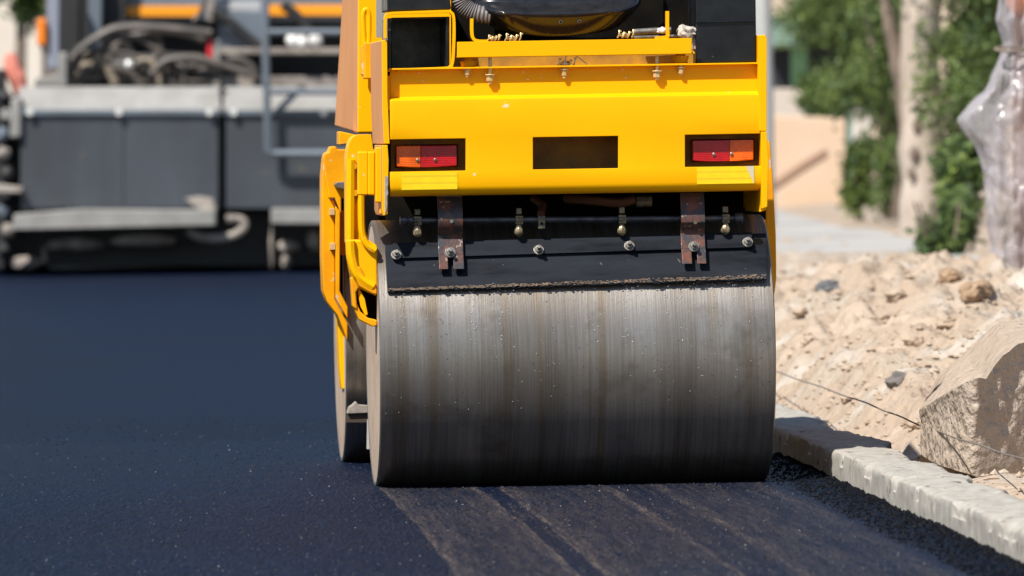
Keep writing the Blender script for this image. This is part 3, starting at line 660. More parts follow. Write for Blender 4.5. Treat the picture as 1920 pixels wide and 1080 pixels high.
# spray bar with nozzles
SY = -.262
bm = B(); a = L(756, 414, SY); b = L(1388, 409, SY); cyl(bm, a, b, .0078, 14); sb = obj('spray_bar', bm, TUBE, roller)
bm = B(); tube(bm, [a+V(t,0,0) for t in (-.008,.008,.0081,.014,.0141,.022)], [.0125,.0125,.009,.009,.012,.012], 10); obj('end_cap', bm, TUBE, sb)
bm = B(); cyl(bm, b-V(.014,0,0), b+V(.006,0,0), .014, 14); obj('end_cap', bm, TUBE, sb, bevel=.001)
for px in (783, 973, 1166, 1360):
    py = 414-(px-756)*.0079; p = L(px, py, SY)
    bm = B(); box(bm, p.x-.009, p.x+.010, SY-.012, SY+.014, p.z-.012, p.z+.011); box(bm, p.x-.007, p.x+.007, SY-.006, SY+.01, p.z+.014, p.z+.03); box(bm, p.x-.008, p.x+.006, SY-.019, SY-.014, p.z-.004, p.z+.005)
    q = obj('nozzle_clamp', bm, CLAMP, sb, bevel=.002)
    bm = B(); tube(bm, [p+V(-.001,-.004,z) for z in (-.013,-.02,-.026,-.034,-.038,-.042)], [.006,.009,.0115,.011,.008,.003], 8); obj('nozzle', bm, BRASS, q)
bm = B(); p = L(1015, 413, SY); box(bm, p.x-.009, p.x+.009, SY-.013, SY+.013, p.z-.022, p.z+.012); q = obj('nozzle_clamp', bm, CLAMP, sb, bevel=.002)
bm = B(); cyl(bm, p+V(0,-.0125,-.008), p+V(0,-.0145,-.008), .0035, 12); obj('screw', bm, VOID, q)
# --- right frame arm (outside the drum, turned edge-on)
bm = B(); out = [(1440,262),(1444,268),(1449,330),(1453,400),(1455,440),(1456,520),(1453,548),(1449,559),(1440,560),(1436,500),(1436,300)]
prism(bm, out, .37, .50); obj('yoke_arm', bm, YELW, roller, bevel=.004)
# --- left frame arm: curved yoke forward of the rear drum
bm = B()
out = spline([(650,330,0),(650,300,0),(655,268,0),(664,255,0),(678,252,0),(696,252,0)], 3)
o1 = [(p.x, p.y) for p in out]+[(700,280),(730,285),(730,366),(684,366)]
inn = [(p.x, p.y) for p in spline([(684,366,0),(684,420,0),(688,440,0),(696,452,0),(708,460,0)], 4)][1:]
low = [(708,556),(692,549),(672,540),(660,520),(653,480),(650,420)]
prism(bm, o1+inn[:-2]+[(697,456),(651,456)], .38, .52)
arm = obj('yoke_arm', bm, YEL, roller, bevel=.006)
bm = B(); prism(bm, [(652,450),(693,450),(700,456),(708,460)]+low[:-1], -.25, -.12); obj('arm_foot', bm, YEL, arm, bevel=.006)
# raised inner rib following the opening, lighter edge
bm = B(); rb = spline([L(x, y, -.256) for x, y in ((681,446),(685,454),(692,463),(704,470))], 5); tube(bm, rb, .009, 8); obj('arm_rib', bm, YEL, arm)
bm = B(); rb = spline([L(x, y, .372) for x, y in ((677,300),(677,366),(678,425),(682,447),(690,460))], 5); tube(bm, rb, .009, 8); obj('arm_rib', bm, YEL, arm)
bm = B(); rb = spline([L(x, y, .374) for x, y in ((658,300),(657,420),(657,462))], 5); tube(bm, rb, .012, 8); obj('arm_rib', bm, YEL, arm)
bm = B(); rb = spline([L(x, y, -.254) for x, y in ((657,452),(659,480),(668,512),(684,528),(700,538))], 5); tube(bm, rb, .012, 8); obj('arm_rib', bm, YEL, arm)
for x, y in ((664,312),(666,362)):
    p = L(x, y, .378); bm = B(); cyl(bm, p+V(0,.01,0), p+V(0,-.012,0), .009, 6); obj('bolt', bm, YELW, arm, bevel=.001)
# vertical ribs of hinge block at left of the panel
bm = B()
for x0, x1, y0, y1, yl in ((671,690,284,366,-.27),(690,703,284,366,-.28),(704,724,276,380,-.29),(712,722,366,402,-.28)):
    prism(bm, [(x0,y1),(x1,y1),(x1,y0),(x0,y0)], yl, yl+.04)
obj('hinge_block', bm, YEL, roller, bevel=.004)
# lower lug with curved slots toward the axle
bm = B(); prism(bm, [(656,500),(672,536),(698,551),(707,553),(707,542),(690,530),(676,500)], -.262, -.2)
prism(bm, [(657,520),(661,575),(670,582),(668,548),(674,538),(664,520)], -.245, -.19)
prism(bm, [(661,572),(673,600),(699,613),(707,611),(707,600),(690,596),(676,584),(668,566)], -.24, -.18)
obj('arm_lug', bm, YELW, arm, bevel=.004)
bm = B(); prism(bm, [(672,536),(676,545),(684,560),(690,590),(685,592),(676,575),(671,550)], -.235, -.22); obj('arm_web', bm, YEL, arm, bevel=.002)
bm = B(); prism(bm, [(664,535),(707,545),(707,606),(676,596),(664,572)], -.19, -.185); obj('arm_cavity_shade', bm, VOID, arm, smooth=0)  # near-black sheet painting the shade inside the arm cavity
# --- articulation frame between the halves and front body
bm = B(); prism(bm, [(670,470),(725,470),(725,262),(670,262)], .62, .9); obj('centre_frame', bm, VOID, roller)
bm = B(); box(bm, -.30, .49, .40, 1.34, .22, .95); obj('side_tank', bm, YELW, roller, bevel=.01)
bm = B(); x0 = L(667,100,.68).x
A = [V(x0, .68, L(667,250,.68).z), V(x0+.93, .68, L(667,250,.68).z), V(x0+.93, .68, 1.30), V(x0+.008, .68, 1.30)]
Bq = [V(x0-.004, 1.80, L(667,250,.68).z+.02), V(x0+.934, 1.80, L(667,250,.68).z+.02), V(x0+.93, 1.45, 1.30), V(x0+.008, 1.45, 1.30)]
hexa(bm, A+Bq); fh = obj('front_hood', bm, YEL, roller, bevel=.006)
SIDEREFL = mat('side_reflection_paint', (.62,.29,.12), .75, c2=(.56,.25,.10), scale=5, spec=.2)  # pale grazing reflection on left-facing faces, put into the base colour
def reflection_side(o):
    o.data.materials.append(SIDEREFL)
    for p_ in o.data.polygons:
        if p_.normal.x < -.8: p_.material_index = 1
reflection_side(fh); reflection_side(left_plate)
bm = B(); z1 = L(667,252,.68).z
prism(bm, [(636,272),(668,268),(700,266),(700,253),(668,253),(636,246)], .72, .86); obj('hood_skirt', bm, YELW, roller, bevel=.003)
# door hinge loop on the hood
bm = B(); hp = spline([L(x, y, .60) for x, y in ((684,88),(682,60),(681,30),(684,19),(689,19),(692,30),(692,60),(691,80))], 5); tube(bm, hp, .0065, 10); hl = obj('grab_handle', bm, YEL, roller)
bm = B(); prism(bm, [(683,148),(709,148),(710,78),(683,80)], .55, .64); prism(bm, [(678,140),(684,144),(684,84),(678,86)], .60, .66); obj('hinge_bracket', bm, YELW, roller, bevel=.004)
bm = B(); prism(bm, [(707,70),(722,70),(722,-40),(707,-40)], .45, .5); obj('grey_upright', bm, mat('grey_galvanised',(.30,.27,.24),.5), roller)
# --- front yoke
bm = B()
prism(bm, [(606,300),(609,288),(617,284),(619,275),(630,274),(633,280),(652,280),(652,372),(640,372),(640,402),(628,372),(616,372)], 1.34, 1.46)
prism(bm, [(604,330),(607,300),(617,372),(628,376),(628,560),(652,606),(652,640),(632,590),(613,566),(606,545),(604,480)], 1.36, 1.50)
fy = obj('front_yoke', bm, YELW, roller, bevel=.004)
bm = B(); prism(bm, [(629,386),(638,396),(637,545),(652,575),(652,598),(629,558)], 1.33, 1.40); obj('yoke_flange', bm, YELW, fy, bevel=.003)
bm = B(); prism(bm, [(638,396),(653,392),(653,478),(638,478)], 1.42, 1.46); obj('yoke_web', bm, YELW, fy, bevel=.003)
bm = B(); prism(bm, [(637,372),(655,372),(655,575),(637,575)], 1.50, 1.52); obj('yoke_gap_shade', bm, VOID, fy, smooth=0)  # black sheet standing for the shade in the yoke gap
for x, y in ((622,397),(623,462)):
    p = L(x, y, 1.36); bm = B(); box(bm, p.x-.007, p.x+.007, p.y-.03, p.y+.02, p.z-.009, p.z+.009); obj('bolt', bm, mat('dusty_bolt',(.55,.36,.16),.6), fy, bevel=.001)
bm = B(); prism(bm, [(627,347),(630,342),(650,340),(650,356),(632,352)], 1.28, 1.34); obj('step_bracket', bm, STEEL, fy, bevel=.002)
bm = B(); prism(bm, [(633,590),(650,596),(650,690),(648,730),(641,730),(637,690)], 1.50, 1.62); obj('axle_leg', bm, YEL, roller, bevel=.004)
# front drum scraper seen between the drums
bm = B(); prism(bm, [(651,776),(696,774),(696,761),(672,759),(668,753),(662,759),(655,764)], 1.30, 1.37); fs = obj('front_scraper', bm, mat('dusty_scraper',(.30,.27,.24),.7,c2=(.2,.17,.14),scale=30), roller, bevel=.002)
bm = B(); prism(bm, [(648,792),(696,792),(696,776),(651,777)], 1.31, 1.325); obj('scraper_backing', bm, mat('dark_rusty_plate',(.05,.035,.025),.7), fs)
bm = B(); prism(bm, [(688,842),(697,842),(696,785),(689,787)], 1.2, 1.22); obj('scraper_tab', bm, mat('dusty_tab',(.45,.42,.38),.7), fs)

# rag and bottle were measured in roller space: move them to the world
for nm in ('rag', 'plastic_bottle'):
    o = bpy.data.objects[nm]; o.matrix_world = RM @ Matrix.Translation(o.location)
# ------------------------------------------------------------------ THE PAVER (about 35 m beyond the roller, out of focus)
PVY = 57.0
PG = mat('paver_dark_grey', (.060,.070,.085), .45, c2=(.032,.034,.038), scale=1.8, stretch=(1,1,.35), bump=.1, chips=(.09,.08,.07), thr=.66, chipscale=4, rvar=.15, ramp=(.36,.66))
PG2 = mat('paver_blue_grey', (.13,.16,.20), .5, c2=(.10,.12,.14), scale=2)
PLT = mat('worn_tread_plate', (.30,.295,.285), .7, c2=(.22,.215,.20), scale=5, metal=.1)
PBL = mat('paver_black', (.010,.011,.014), .6, c2=(.02,.02,.02), scale=4)
PTAN = mat('asphalt_dusty_steel', (.36,.32,.28), .8, c2=(.15,.13,.12), scale=7)
PLAMP = mat('bright_bolt_head', (.75,.75,.72), .3, metal=.3)
ORG = mat('paver_orange', (.80,.30,.01), .4); ORR = mat('paver_orange_lamp', (.75,.20,.01), .35)
HOSE = mat('paver_hose', (.05,.045,.04), .5, c2=(.12,.10,.085), scale=6); HOSEL = mat('worn_hose', (.30,.24,.17), .55, c2=(.1,.09,.08), scale=8)
pv = thing('asphalt_paver', 'dark grey asphalt paver with orange stripes and a heap of hoses, blurred beyond the roller', 'asphalt paver', P(415, 508, PVY))
def wpr(name, pts, ya, yb, m, par=None, bevel=.01):
    bm = B(); wprism(bm, pts, ya, yb); return obj(name, bm, m, par or pv, bevel=bevel)
def rect(x0, y0, x1, y1): return [(x0,y1),(x1,y1),(x1,y0),(x0,y0)]
Y0 = PVY
# screed end boxes with sloping bright tread plate on top
for (x0, x1) in ((38, 410), (424, 800)):
    sc = wpr('screed_box', rect(x0, 214, x1, 392), Y0, Y0+.9, PG)
    bm = B(); a = [P(x0-6, 206, Y0-.02), P(x1+4, 206, Y0-.02)]; b = [P(x0-2, 162, Y0+.18), P(x1+2, 162, Y0+.18)]
    loft2(bm, [a[0], a[1], b[1], b[0]], [p+V(0,.03,-.02) for p in (a[0], a[1], b[1], b[0])]); obj('tread_plate', bm, PLT, sc, bevel=.005)
    wpr('edge_strip', rect(x0-4, 206, x1+3, 216), Y0-.025, Y0+.01, PG2, sc, .003)
    for px in ((56, 223, 393) if x0 < 100 else (438, 607, 760)):
        bm = B(); p = P(px, 210, Y0-.03); cyl(bm, p, p-V(0,.02,0), .024, 16); obj('bolt', bm, PLAMP, sc)
wpr('panel_rib', rect(228, 222, 231, 388), Y0-.008, Y0+.01, PG, bevel=.004)
wpr('screed_gap', rect(408, 170, 428, 395), Y0+.12, Y0+.6, PBL)
wpr('foot_board', [(22,432),(404,423),(404,394),(150,392),(26,402)], Y0-.28, Y0-.02, PLT)
wpr('foot_board', rect(508, 391, 800, 420), Y0-.28, Y0-.02, PLT)
for k in range(2):
    pts = [(345,372),(372,368),(400,372),(408,392),(404,400),(372,396)] if k == 0 else None
    if pts: wpr('asphalt_lump', pts, Y0-.16, Y0-.05, PTAN, bevel=.02)
bm = B(); tube(bm, spline([P(x, y, Y0-.1) for x, y in ((352,432),(375,444),(410,447),(440,440),(458,425),(452,412),(425,410))], 5), .028, 8); obj('auger_guard', bm, PTAN, pv)
for x0, x1, y0, y1 in ((88,200,446,470),(205,330,440,462),(20,75,480,506),(505,514,430,500),(520,560,450,475),(528,545,475,505),(575,600,432,470)):
    bm = B(); c = P((x0+x1)/2, (y0+y1)/2, Y0+.05); s_ = 283
    lump(bm, c, 1, ((x1-x0)/2/s_*1.05, .08, (y1-y0)/2/s_*1.05), .3, 2, 1.6, x0); obj('screed_fitting', bm, PTAN, pv, smooth=40)
wpr('undercarriage', rect(0, 395, 800, 500), Y0+.35, Y0+3.6, PBL)
for xx in (40, 740):
    bm = B(); c = P(xx, 470, Y0+2.4)
    tr = [(c.x-.16, c.y+dy, zz) for dy, zz in ((-1.6,.25),(-1.45,.05),(-1.2,.005),(1.2,.005),(1.45,.08),(1.6,.3),(1.3,.5),(-1.3,.5))]
    loft2(bm, [V(*p) for p in tr], [V(p[0]+.32, p[1], p[2]) for p in tr]); obj('crawler_track', bm, PBL, pv, bevel=.03)
# ladder rail
bm = B(); tube(bm, [P(x, y, Y0-.12) for x, y in ((497,-60),(498,100),(503,284),(520,288),(640,288),(720,288),(720,-60))], .026, 8); lad = obj('ladder_rail', bm, PG2, pv)
for y in (172, 60):
    bm = B(); tube(bm, [P(500, y, Y0-.12), P(720, y, Y0-.12)], .022, 8); obj('rung', bm, PG2, lad)
# deck machinery behind the tread plates
DY = Y0+.55
wpr('tractor_body', rect(90, 150, 780, 400), DY+.6, DY+4.5, PBL)
wpr('rear_bulkhead', rect(110, -30, 790, 165), DY+.9, DY+1.0, PBL)
wpr('engine_cover', [(215,42),(780,42),(780,-60),(240,-60)], DY+.5, DY+3, PG2, bevel=.03)
st1 = wpr('orange_stripe', rect(236, 11, 376, 31), DY+.47, DY+.495, ORG, bevel=.004)
wpr('orange_stripe', rect(498, 9, 760, 29), DY+.47, DY+.495, ORG, bevel=.004)
wpr('side_cover', [(408,92),(500,92),(500,20),(408,26)], DY+.4, DY+.5, PG2)
wpr('side_cover', [(404,22),(490,22),(490,2),(404,3)], DY+.42, DY+.5, mat('paver_pale_grey',(.36,.37,.38),.6))
wpr('deck_step', rect(400, 90, 780, 102), DY+.1, DY+.5, PTAN)
wpr('deck_step', rect(400, 143, 780, 166), DY+.05, DY+.4, PTAN)
wpr('control_column', [(118,158),(148,158),(150,-60),(112,-60)], DY+.3, DY+.6, PBL)
wpr('control_column', [(168,110),(190,110),(192,-60),(164,-60)], DY+.2, DY+.35, PG2)
wpr('control_column', [(190,110),(236,70),(236,-60),(192,-60)], DY+.35, DY+.6, PBL)
wpr('deck_post', [(88,128),(110,128),(112,-80),(88,-80)], DY-.1, DY, mat('post_blue_grey',(.22,.24,.30),.5), bevel=.01)
wpr('deck_post', [(388,40),(402,40),(404,-60),(380,-60)], DY+.3, DY+.38, PTAN, bevel=.01)
wpr('marker_lamp', rect(69, 34, 87, 86), DY-.15, DY-.05, ORR, bevel=.02)
wpr('lamp_stem', rect(76, 86, 84, 160), DY-.12, DY-.08, PTAN)
wpr('post_foot', [(64,163),(126,163),(126,98),(110,98),(108,140),(66,146)], DY-.2, DY-.05, PLT, bevel=.015)
wpr('fire_extinguisher', rect(388, 74, 400, 122), DY-.1, DY-.04, mat('extinguisher_red',(.55,.02,.03),.4), bevel=.015)
wpr('extinguisher_bracket', rect(400, 74, 412, 120), DY-.1, DY-.04, PLT, bevel=.01)
for i, (px, py, r_) in enumerate(((550,76,.052),(566,80,.045),(592,76,.05))):
    bm = B(); lump(bm, P(px, py, DY-.05), r_, (1,1,1.05), .15, 2, 1, i); o = obj('work_lamp', bm, mat('lamp_white',(.75,.73,.70),.4), pv)
for pts in (((400,22),(430,40),(455,62),(480,82),(500,90)), ((530,8),(548,22),(565,40),(580,60))):
    bm = B(); tube(bm, spline([P(x, y, DY+.3) for x, y in pts], 4), .035, 8); obj('hydraulic_hose', bm, PBL, pv)
random.seed(21)
hoses = [((130,120),(150,92),(185,68),(225,52),(300,52),(395,62)), ((132,150),(140,120),(170,100),(210,96),(260,108),(300,130),(330,158)),
 ((150,160),(160,135),(200,125),(240,135),(262,160)), ((200,120),(225,80),(270,62),(330,60),(385,75)), ((230,158),(262,118),(285,128),(292,160)),
 ((255,118),(275,112),(295,130),(300,160)), ((300,128),(325,122),(342,140),(345,160)), ((135,110),(165,104),(195,120),(215,158)),
 ((150,140),(190,140),(240,150),(300,152),(380,156)), ((260,60),(290,72),(300,95),(280,115),(240,110)), ((285,140),(310,115),(360,108),(400,118),(470,140)),
 ((170,100),(210,76),(250,70),(290,90),(320,118)), ((300,160),(318,135),(335,140),(338,160)), ((400,118),(440,110),(470,128),(480,150)), ((360,40),(380,20),(392,-20))]
for i, h_ in enumerate(hoses):
    bm = B(); yy = DY-.12+.05*(i % 5); tube(bm, spline([P(x+random.uniform(-3,3), y, yy) for x, y in h_], 6), random.choice((.018,.024,.03)), 8)
    obj('hydraulic_hose', bm, HOSEL if i in (4,5,7,12) else HOSE, pv)
for i in range(16):
    bm = B(); px = random.uniform(145, 385); py = random.uniform(112, 156); lump(bm, P(px, py, DY+.1), random.uniform(.03,.06), (1,1,.8), .5, 2, 2, i); obj('hose_coupling', bm, random.choice((HOSEL, HOSE, PTAN)), pv)
bm = B(); p = P(242, 121, DY-.18); lump(bm, p, .032, amp=.1); obj('hose_coupling', bm, PLAMP, pv)
bm = B(); lump(bm, P(305,128,DY+.3), .3, (1.6,.3,.36), .3, 2, 2, 4); obj('hose_tray', bm, PBL, pv)
# side gear at the left end
wpr('end_gate', [(18,260),(40,258),(40,180),(20,185)], Y0-.05, Y0+.1, PLT, bevel=.02)
for k in range(9):
    bm = B(); y = 180+k*36; lump(bm, P(8+6*math.sin(k*2), y, Y0), 1, (.045,.05,.05), .4, 2, 2, k); obj('end_linkage', bm, (PBL, PLT, PG2, PTAN)[k % 4], pv)
wpr('end_frame', rect(-20, 130, 8, 505), Y0+.05, Y0+.3, PBL); wpr('end_frame', rect(0, 180, 38, 505), Y0+.3, Y0+.5, PBL)
wpr('end_gate', [(-12,345),(42,350),(42,362),(-12,362)], Y0-.1, Y0, PTAN, bevel=.01)
# red cloth hung on the left corner
bm = B(); tube(bm, spline([P(x, y, Y0+.25) for x, y in ((20,100),(24,130),(34,150),(40,182))], 4), [.03,.04,.05,.055,.06,.06,.06,.065,.06,.055,.05,.045,.03][:13], 8)
tag(obj('red_cloth', bm, mat('faded_red_cloth',(.60,.20,.15),.9)), 'faded red cloth hanging from the left corner of the dark paver', 'cloth')
# ------------------------------------------------------------------ BACKGROUND right and left
PLAST = mat('pale_render', (.62,.52,.42), .9, c2=(.55,.45,.36), scale=.8, spec=.2)
def house(name, label, x0, x1, ytop, Y, depth, m, par_base, windows=(), roofm=None):
    a = P(x0, ytop, Y); b = P(x1, ytop, Y); t = thing(name, label, 'house' if 'house' in name else 'building', V((a.x+b.x)/2, Y, -.07))
    bm = B(); box(bm, a.x, b.x, Y, Y+depth, -.07, a.z); obj('wall', bm, m, t)
    bm = B(); box(bm, a.x-.2, b.x+.2, Y-.25, Y+depth+.2, a.z, a.z+.22); obj('roof', bm, roofm or PLT, t)
    for (wx, wz, ww, wh) in windows:
        bm = B(); box(bm, a.x+wx, a.x+wx+ww, Y-.06, Y+.05, wz, wz+wh); f = obj('window', bm, PLT, t)
        bm = B(); box(bm, a.x+wx+.08, a.x+wx+ww-.08, Y-.08, Y-.05, wz+.08, wz+wh-.08); obj('pane', bm, mat('window_glass',(.03,.04,.05),.1), f)
    return t
house('house', 'long pale house standing far behind the paver on the left', -2600, 66, -900, 112, 9, mat('pale_wall',(.66,.60,.52),.9,c2=(.58,.5,.42),scale=.6), -.07, [(3,1.0,1.3,1.5),(7,1.0,1.3,1.5),(11,1.0,1.3,1.5),(14.8,1.0,1.2,1.5)])
house('house', 'blue grey house hidden behind the paver and the roller', 60, 1380, -800, 125, 9, mat('grey_blue_wall',(.30,.32,.34),.9), -.07, [(1.5,1,1.2,1.4),(5,1,1.2,1.4)])
house('house', 'sandy house at the back of the yard behind the green shrubs', 1400, 2500, -900, 120, 9, PLAST, -.07, [(1.0,1.0,1.2,1.5),(4.2,1.0,1.2,1.5)])
# low beige yard wall
bm = B(); wprism(bm, [(1452,400),(1586,400),(1586,222),(1452,216)], 78, 78.35); yw = obj('yard_wall', bm, mat('beige_plaster',(.60,.46,.35),.9,c2=(.56,.40,.27),scale=1.2,spec=.2), bevel=.02)
tag(yw, 'low beige plastered wall between the grey post and the shrubs', 'wall')
bm = B(); wprism(bm, [(1600,398),(1632,400),(1634,200),(1600,200)], 74, 74.3); tag(obj('gate_pillar', bm, mat('pale_pillar',(.55,.50,.45),.9), bevel=.02), 'pale narrow gate pillar half hidden by the shrubs', 'pillar')
bm = B(); tube(bm, [P(1445,352,70), P(1500,315,70.5), P(1545,288,71)], .045, 6); tag(obj('timber_pole', bm, mat('weathered_timber',(.42,.26,.17),.8)), 'brown timber pole leaning against the low beige wall', 'pole')
# grey post right behind the roller
bm = B(); a = P(1435, 372, 60); tube(bm, [V(a.x, 60, -.05), V(a.x, 60, 1.0), V(a.x-.005, 60, 2.6)], .066, 20)
tag(obj('utility_post', bm, mat('post_grey',(.42,.43,.43),.7,c2=(.36,.37,.36),scale=5), smooth=50), 'round grey post standing just right of the roller body', 'post')
# green kiosk
TEAL = mat('faded_green_paint', (.16,.28,.22), .7, c2=(.24,.34,.30), scale=3)
a = P(1520, 300, 86); kk = thing('garden_kiosk', 'faded green kiosk with a column and dark openings behind the beige wall', 'kiosk', V(a.x, 86, -.02))
wpr('column', rect(1484, 60, 1514, 330), 85.8, 86, mat('green_column',(.17,.33,.17),.7), kk)
wpr('column', rect(1590, 60, 1606, 330), 85.8, 86, TEAL, kk)
wpr('canopy', [(1440,92),(1590,72),(1590,28),(1440,30)], 85.4, 87, TEAL, kk, .05)
wpr('back_wall', rect(1440, 70, 1600, 330), 87, 87.2, mat('dark_doorway',(.02,.022,.03),.8), kk)
wpr('counter', rect(1450, 166, 1508, 330), 85.5, 85.7, mat('counter_plaster',(.50,.44,.38),.9), kk)
# ------------------------------------------------------------------ trees and shrubs
LEAF = [mat('leaf_green', (.095,.15,.040), .6, c2=(.16,.22,.07), scale=3, spec=.3), mat('leaf_dark', (.050,.090,.035), .6, c2=(.08,.125,.045), scale=3, spec=.3), mat('leaf_yellow_green', (.22,.29,.07), .55, c2=(.16,.22,.07), scale=3, spec=.3)]
for mm in LEAF:
    t = mm.node_tree; p = t.nodes['Principled BSDF']; tr = t.nodes.new('ShaderNodeBsdfTranslucent'); mx = t.nodes.new('ShaderNodeMixShader'); mx.inputs[0].default_value = .3
    c = p.inputs['Base Color'].links[0].from_socket; t.links.new(c, tr.inputs[0]); t.links.new(p.outputs[0], mx.inputs[1]); t.links.new(tr.outputs[0], mx.inputs[2]); t.links.new(mx.outputs[0], t.nodes['Material Output'].inputs[0])
BARK = mat('pale_bark', (.46,.39,.33), .9, c2=(.33,.27,.22), scale=6, bump=.8, bscale=18, bdist=.02, stretch=(1,1,.3)); BARKD = mat('dark_bark', (.13,.10,.08), .9, c2=(.22,.17,.13), scale=8, bump=.8, bscale=20, bdist=.02, stretch=(1,1,.25))
def crown(blobs, n, size, par, name='crown', dens=1.0):
    """leaf clumps: blobs = (px,py,Y,rx_px,ry_px[,mat]) -> one mesh with three leaf materials"""
    tot = sum(b[3]*b[4] for b in blobs); vs = []; mi = []
    for b in blobs:
        px, py, Y, rx, ry = b[:5]; k = Y/F_PX; c = P(px, py, Y); n_ = max(8, int(n*rx*ry/tot)); nc = max(3, n_//26)
        d = rng.normal(size=(nc, 3)); d /= np.linalg.norm(d, axis=1)[:, None]; rad = rng.random(nc)**.45
        cc = d*rad[:, None]*np.array([rx*k, min(rx, ry)*k*.9, ry*k])
        cl = rng.integers(0, nc, n_); pos = cc[cl]+rng.normal(size=(n_, 3))*np.array([.06, .06, .08])*(rx*k/.25)**.5
        m_ = rng.choice(3, nc, p=(.5,.32,.18))[cl]
        ax = rng.normal(size=(n_, 3)); ax[:, 2] -= .5; ax /= np.linalg.norm(ax, axis=1)[:, None]
        sd = np.cross(ax, rng.normal(size=(n_, 3))); sd /= np.linalg.norm(sd, axis=1)[:, None]
        s = size*(.6+.8*rng.random((n_, 1)))
        o_ = pos+np.array(c)[None]
        vs.append(np.stack([o_, o_+ax*s*.5+sd*s*.28, o_+ax*s, o_+ax*s*.5-sd*s*.28], 1)); mi.append(m_)
    vs = np.concatenate(vs); mi = np.concatenate(mi); vs = vs-np.array(WM[par].translation)[None, None] if par else vs
    vs = vs[(np.ones(len(vs), bool))]
    me = bpy.data.meshes.new(name); me.from_pydata(vs.reshape(-1, 3).tolist(), [], np.arange(len(vs)*4).reshape(-1, 4).tolist())
    for mm in LEAF: me.materials.append(mm)
    me.polygons.foreach_set('material_index', mi.astype(np.int32))
    o = bpy.data.objects.new(name, me); C.objects.link(o)
    if par: o.parent = par; WM[o] = WM[par].copy()
    return o
def trunk(par, pts, Y, rad, m, name='trunk'):
    bm = B(); q = spline([P(x, y, Y) for x, y in pts], 5); n_ = len(q); tube(bm, q, [r_ for r_ in np.interp(np.linspace(0,1,n_), np.linspace(0,1,len(rad)), rad)], 14)
    for v_ in bm.verts: v_.co += Vector((1,1,0))*.02*mnoise.noise(v_.co*6)
    return obj(name, bm, m, par, smooth=60)
def tree(label, base, Y, parts, blobs, n, size=.07):
    b = P(base[0], base[1], Y); t = thing('tree', label, 'tree', V(b.x, Y, float(H(b.x, Y, False))-.02), 'trees along the verge')
    for pts, rad, m in parts: trunk(t, pts, Y, rad, m)
    crown(blobs, n, size, t); return t
t1 = tree('thick pale barked tree with leafy shoots standing left of the plastic wrapped post', (1730,440), 52,
 [(((1733,450),(1733,380),(1728,250),(1724,120),(1728,0),(1735,-150),(1720,-300)), (.155,.145,.135,.12,.125,.12,.10), BARK), (((1722,330),(1700,250),(1690,150),(1672,60),(1650,-60)), (.05,.05,.045,.04,.03), BARKD)],
 [(1830,30,52.3,60,60),(1825,120,51.8,52,70),(1800,190,51.6,50,60),(1790,260,51.8,34,40),(1880,100,52.6,45,90),(1745,150,51.6,22,16),(1748,95,51.7,18,20),(1850,-60,52,90,60),(1740,-60,52,120,50),(1840,210,52.2,40,50),(1800,290,51.8,22,40),(1735,205,51.5,22,14),(1720,165,51.5,16,10),(1733,55,51.6,14,16)], 8500, .042)
for px, py, s_ in ((1720,238,.045),(1714,290,.05),(1709,326,.04)):
    bm = B(); lump(bm, P(px, py, 51.86), s_, (.7,.3,1), .3, 2, 1, px); obj('bark_knot', bm, BARKD, [c_ for c_ in t1.children if c_.name.startswith('trunk')][0])
tree('slim dark stemmed tree with drooping green foliage right of the beige wall', (1680,405), 62,
 [(((1682,412),(1678,330),(1682,240),(1676,120),(1660,0),(1650,-200)), (.055,.06,.05,.05,.04,.03), BARKD), (((1660,410),(1656,330),(1664,240),(1640,120),(1620,0)), (.03,.03,.03,.025,.02), BARKD)],
 [(1650,30,61.5,44,45),(1610,160,62,42,34),(1655,140,61.6,34,50),(1670,230,62,26,60),(1640,190,62,30,34),(1658,300,61.6,22,60),(1590,185,62,30,22),(1655,370,62,20,36),(1685,90,62,18,90),(1560,170,62.5,26,20),(1530,10,63,70,24),(1620,-40,63,120,40)], 7000, .048)
def shrub(label, base, Y, blobs, n, size=.06):
    b = P(base[0], base[1], Y); z = float(H(b.x, Y, False))
    t = thing('shrub', label, 'shrub', V(b.x, Y, z-.02), 'shrubs on the verge')
    bm = B()
    for k in range(5):
        a = V(b.x+random.uniform(-.05,.05), Y, z-.03); tube(bm, [a, a+V(random.uniform(-.15,.15), random.uniform(-.1,.1), .35)], [.012,.006], 6)
    obj('stem', bm, BARKD, t); crown(blobs, n, size, t, 'foliage'); return t
shrub('low green bush at the foot of the thick pale tree', (1770,478), 45, [(1765,455,45,32,24),(1785,430,45.2,28,30),(1752,440,45,20,18),(1795,400,45.4,22,30)], 2200, .055)
shrub('taller bush between the pale tree and the wrapped post', (1810,440), 47, [(1805,360,47,26,50),(1790,330,47.3,28,40),(1820,300,47.2,26,50)], 2200, .06)
shrub('light green bush at the left foot of the slim dark tree', (1610,395), 64, [(1608,330,64,22,52),(1620,285,64,22,30),(1600,370,64,18,20)], 2000, .06)
shrub('dark green bush below the kiosk canopy', (1560,240), 83, [(1545,170,83,46,40),(1530,40,83,70,30),(1600,60,83,50,45)], 3000, .08)
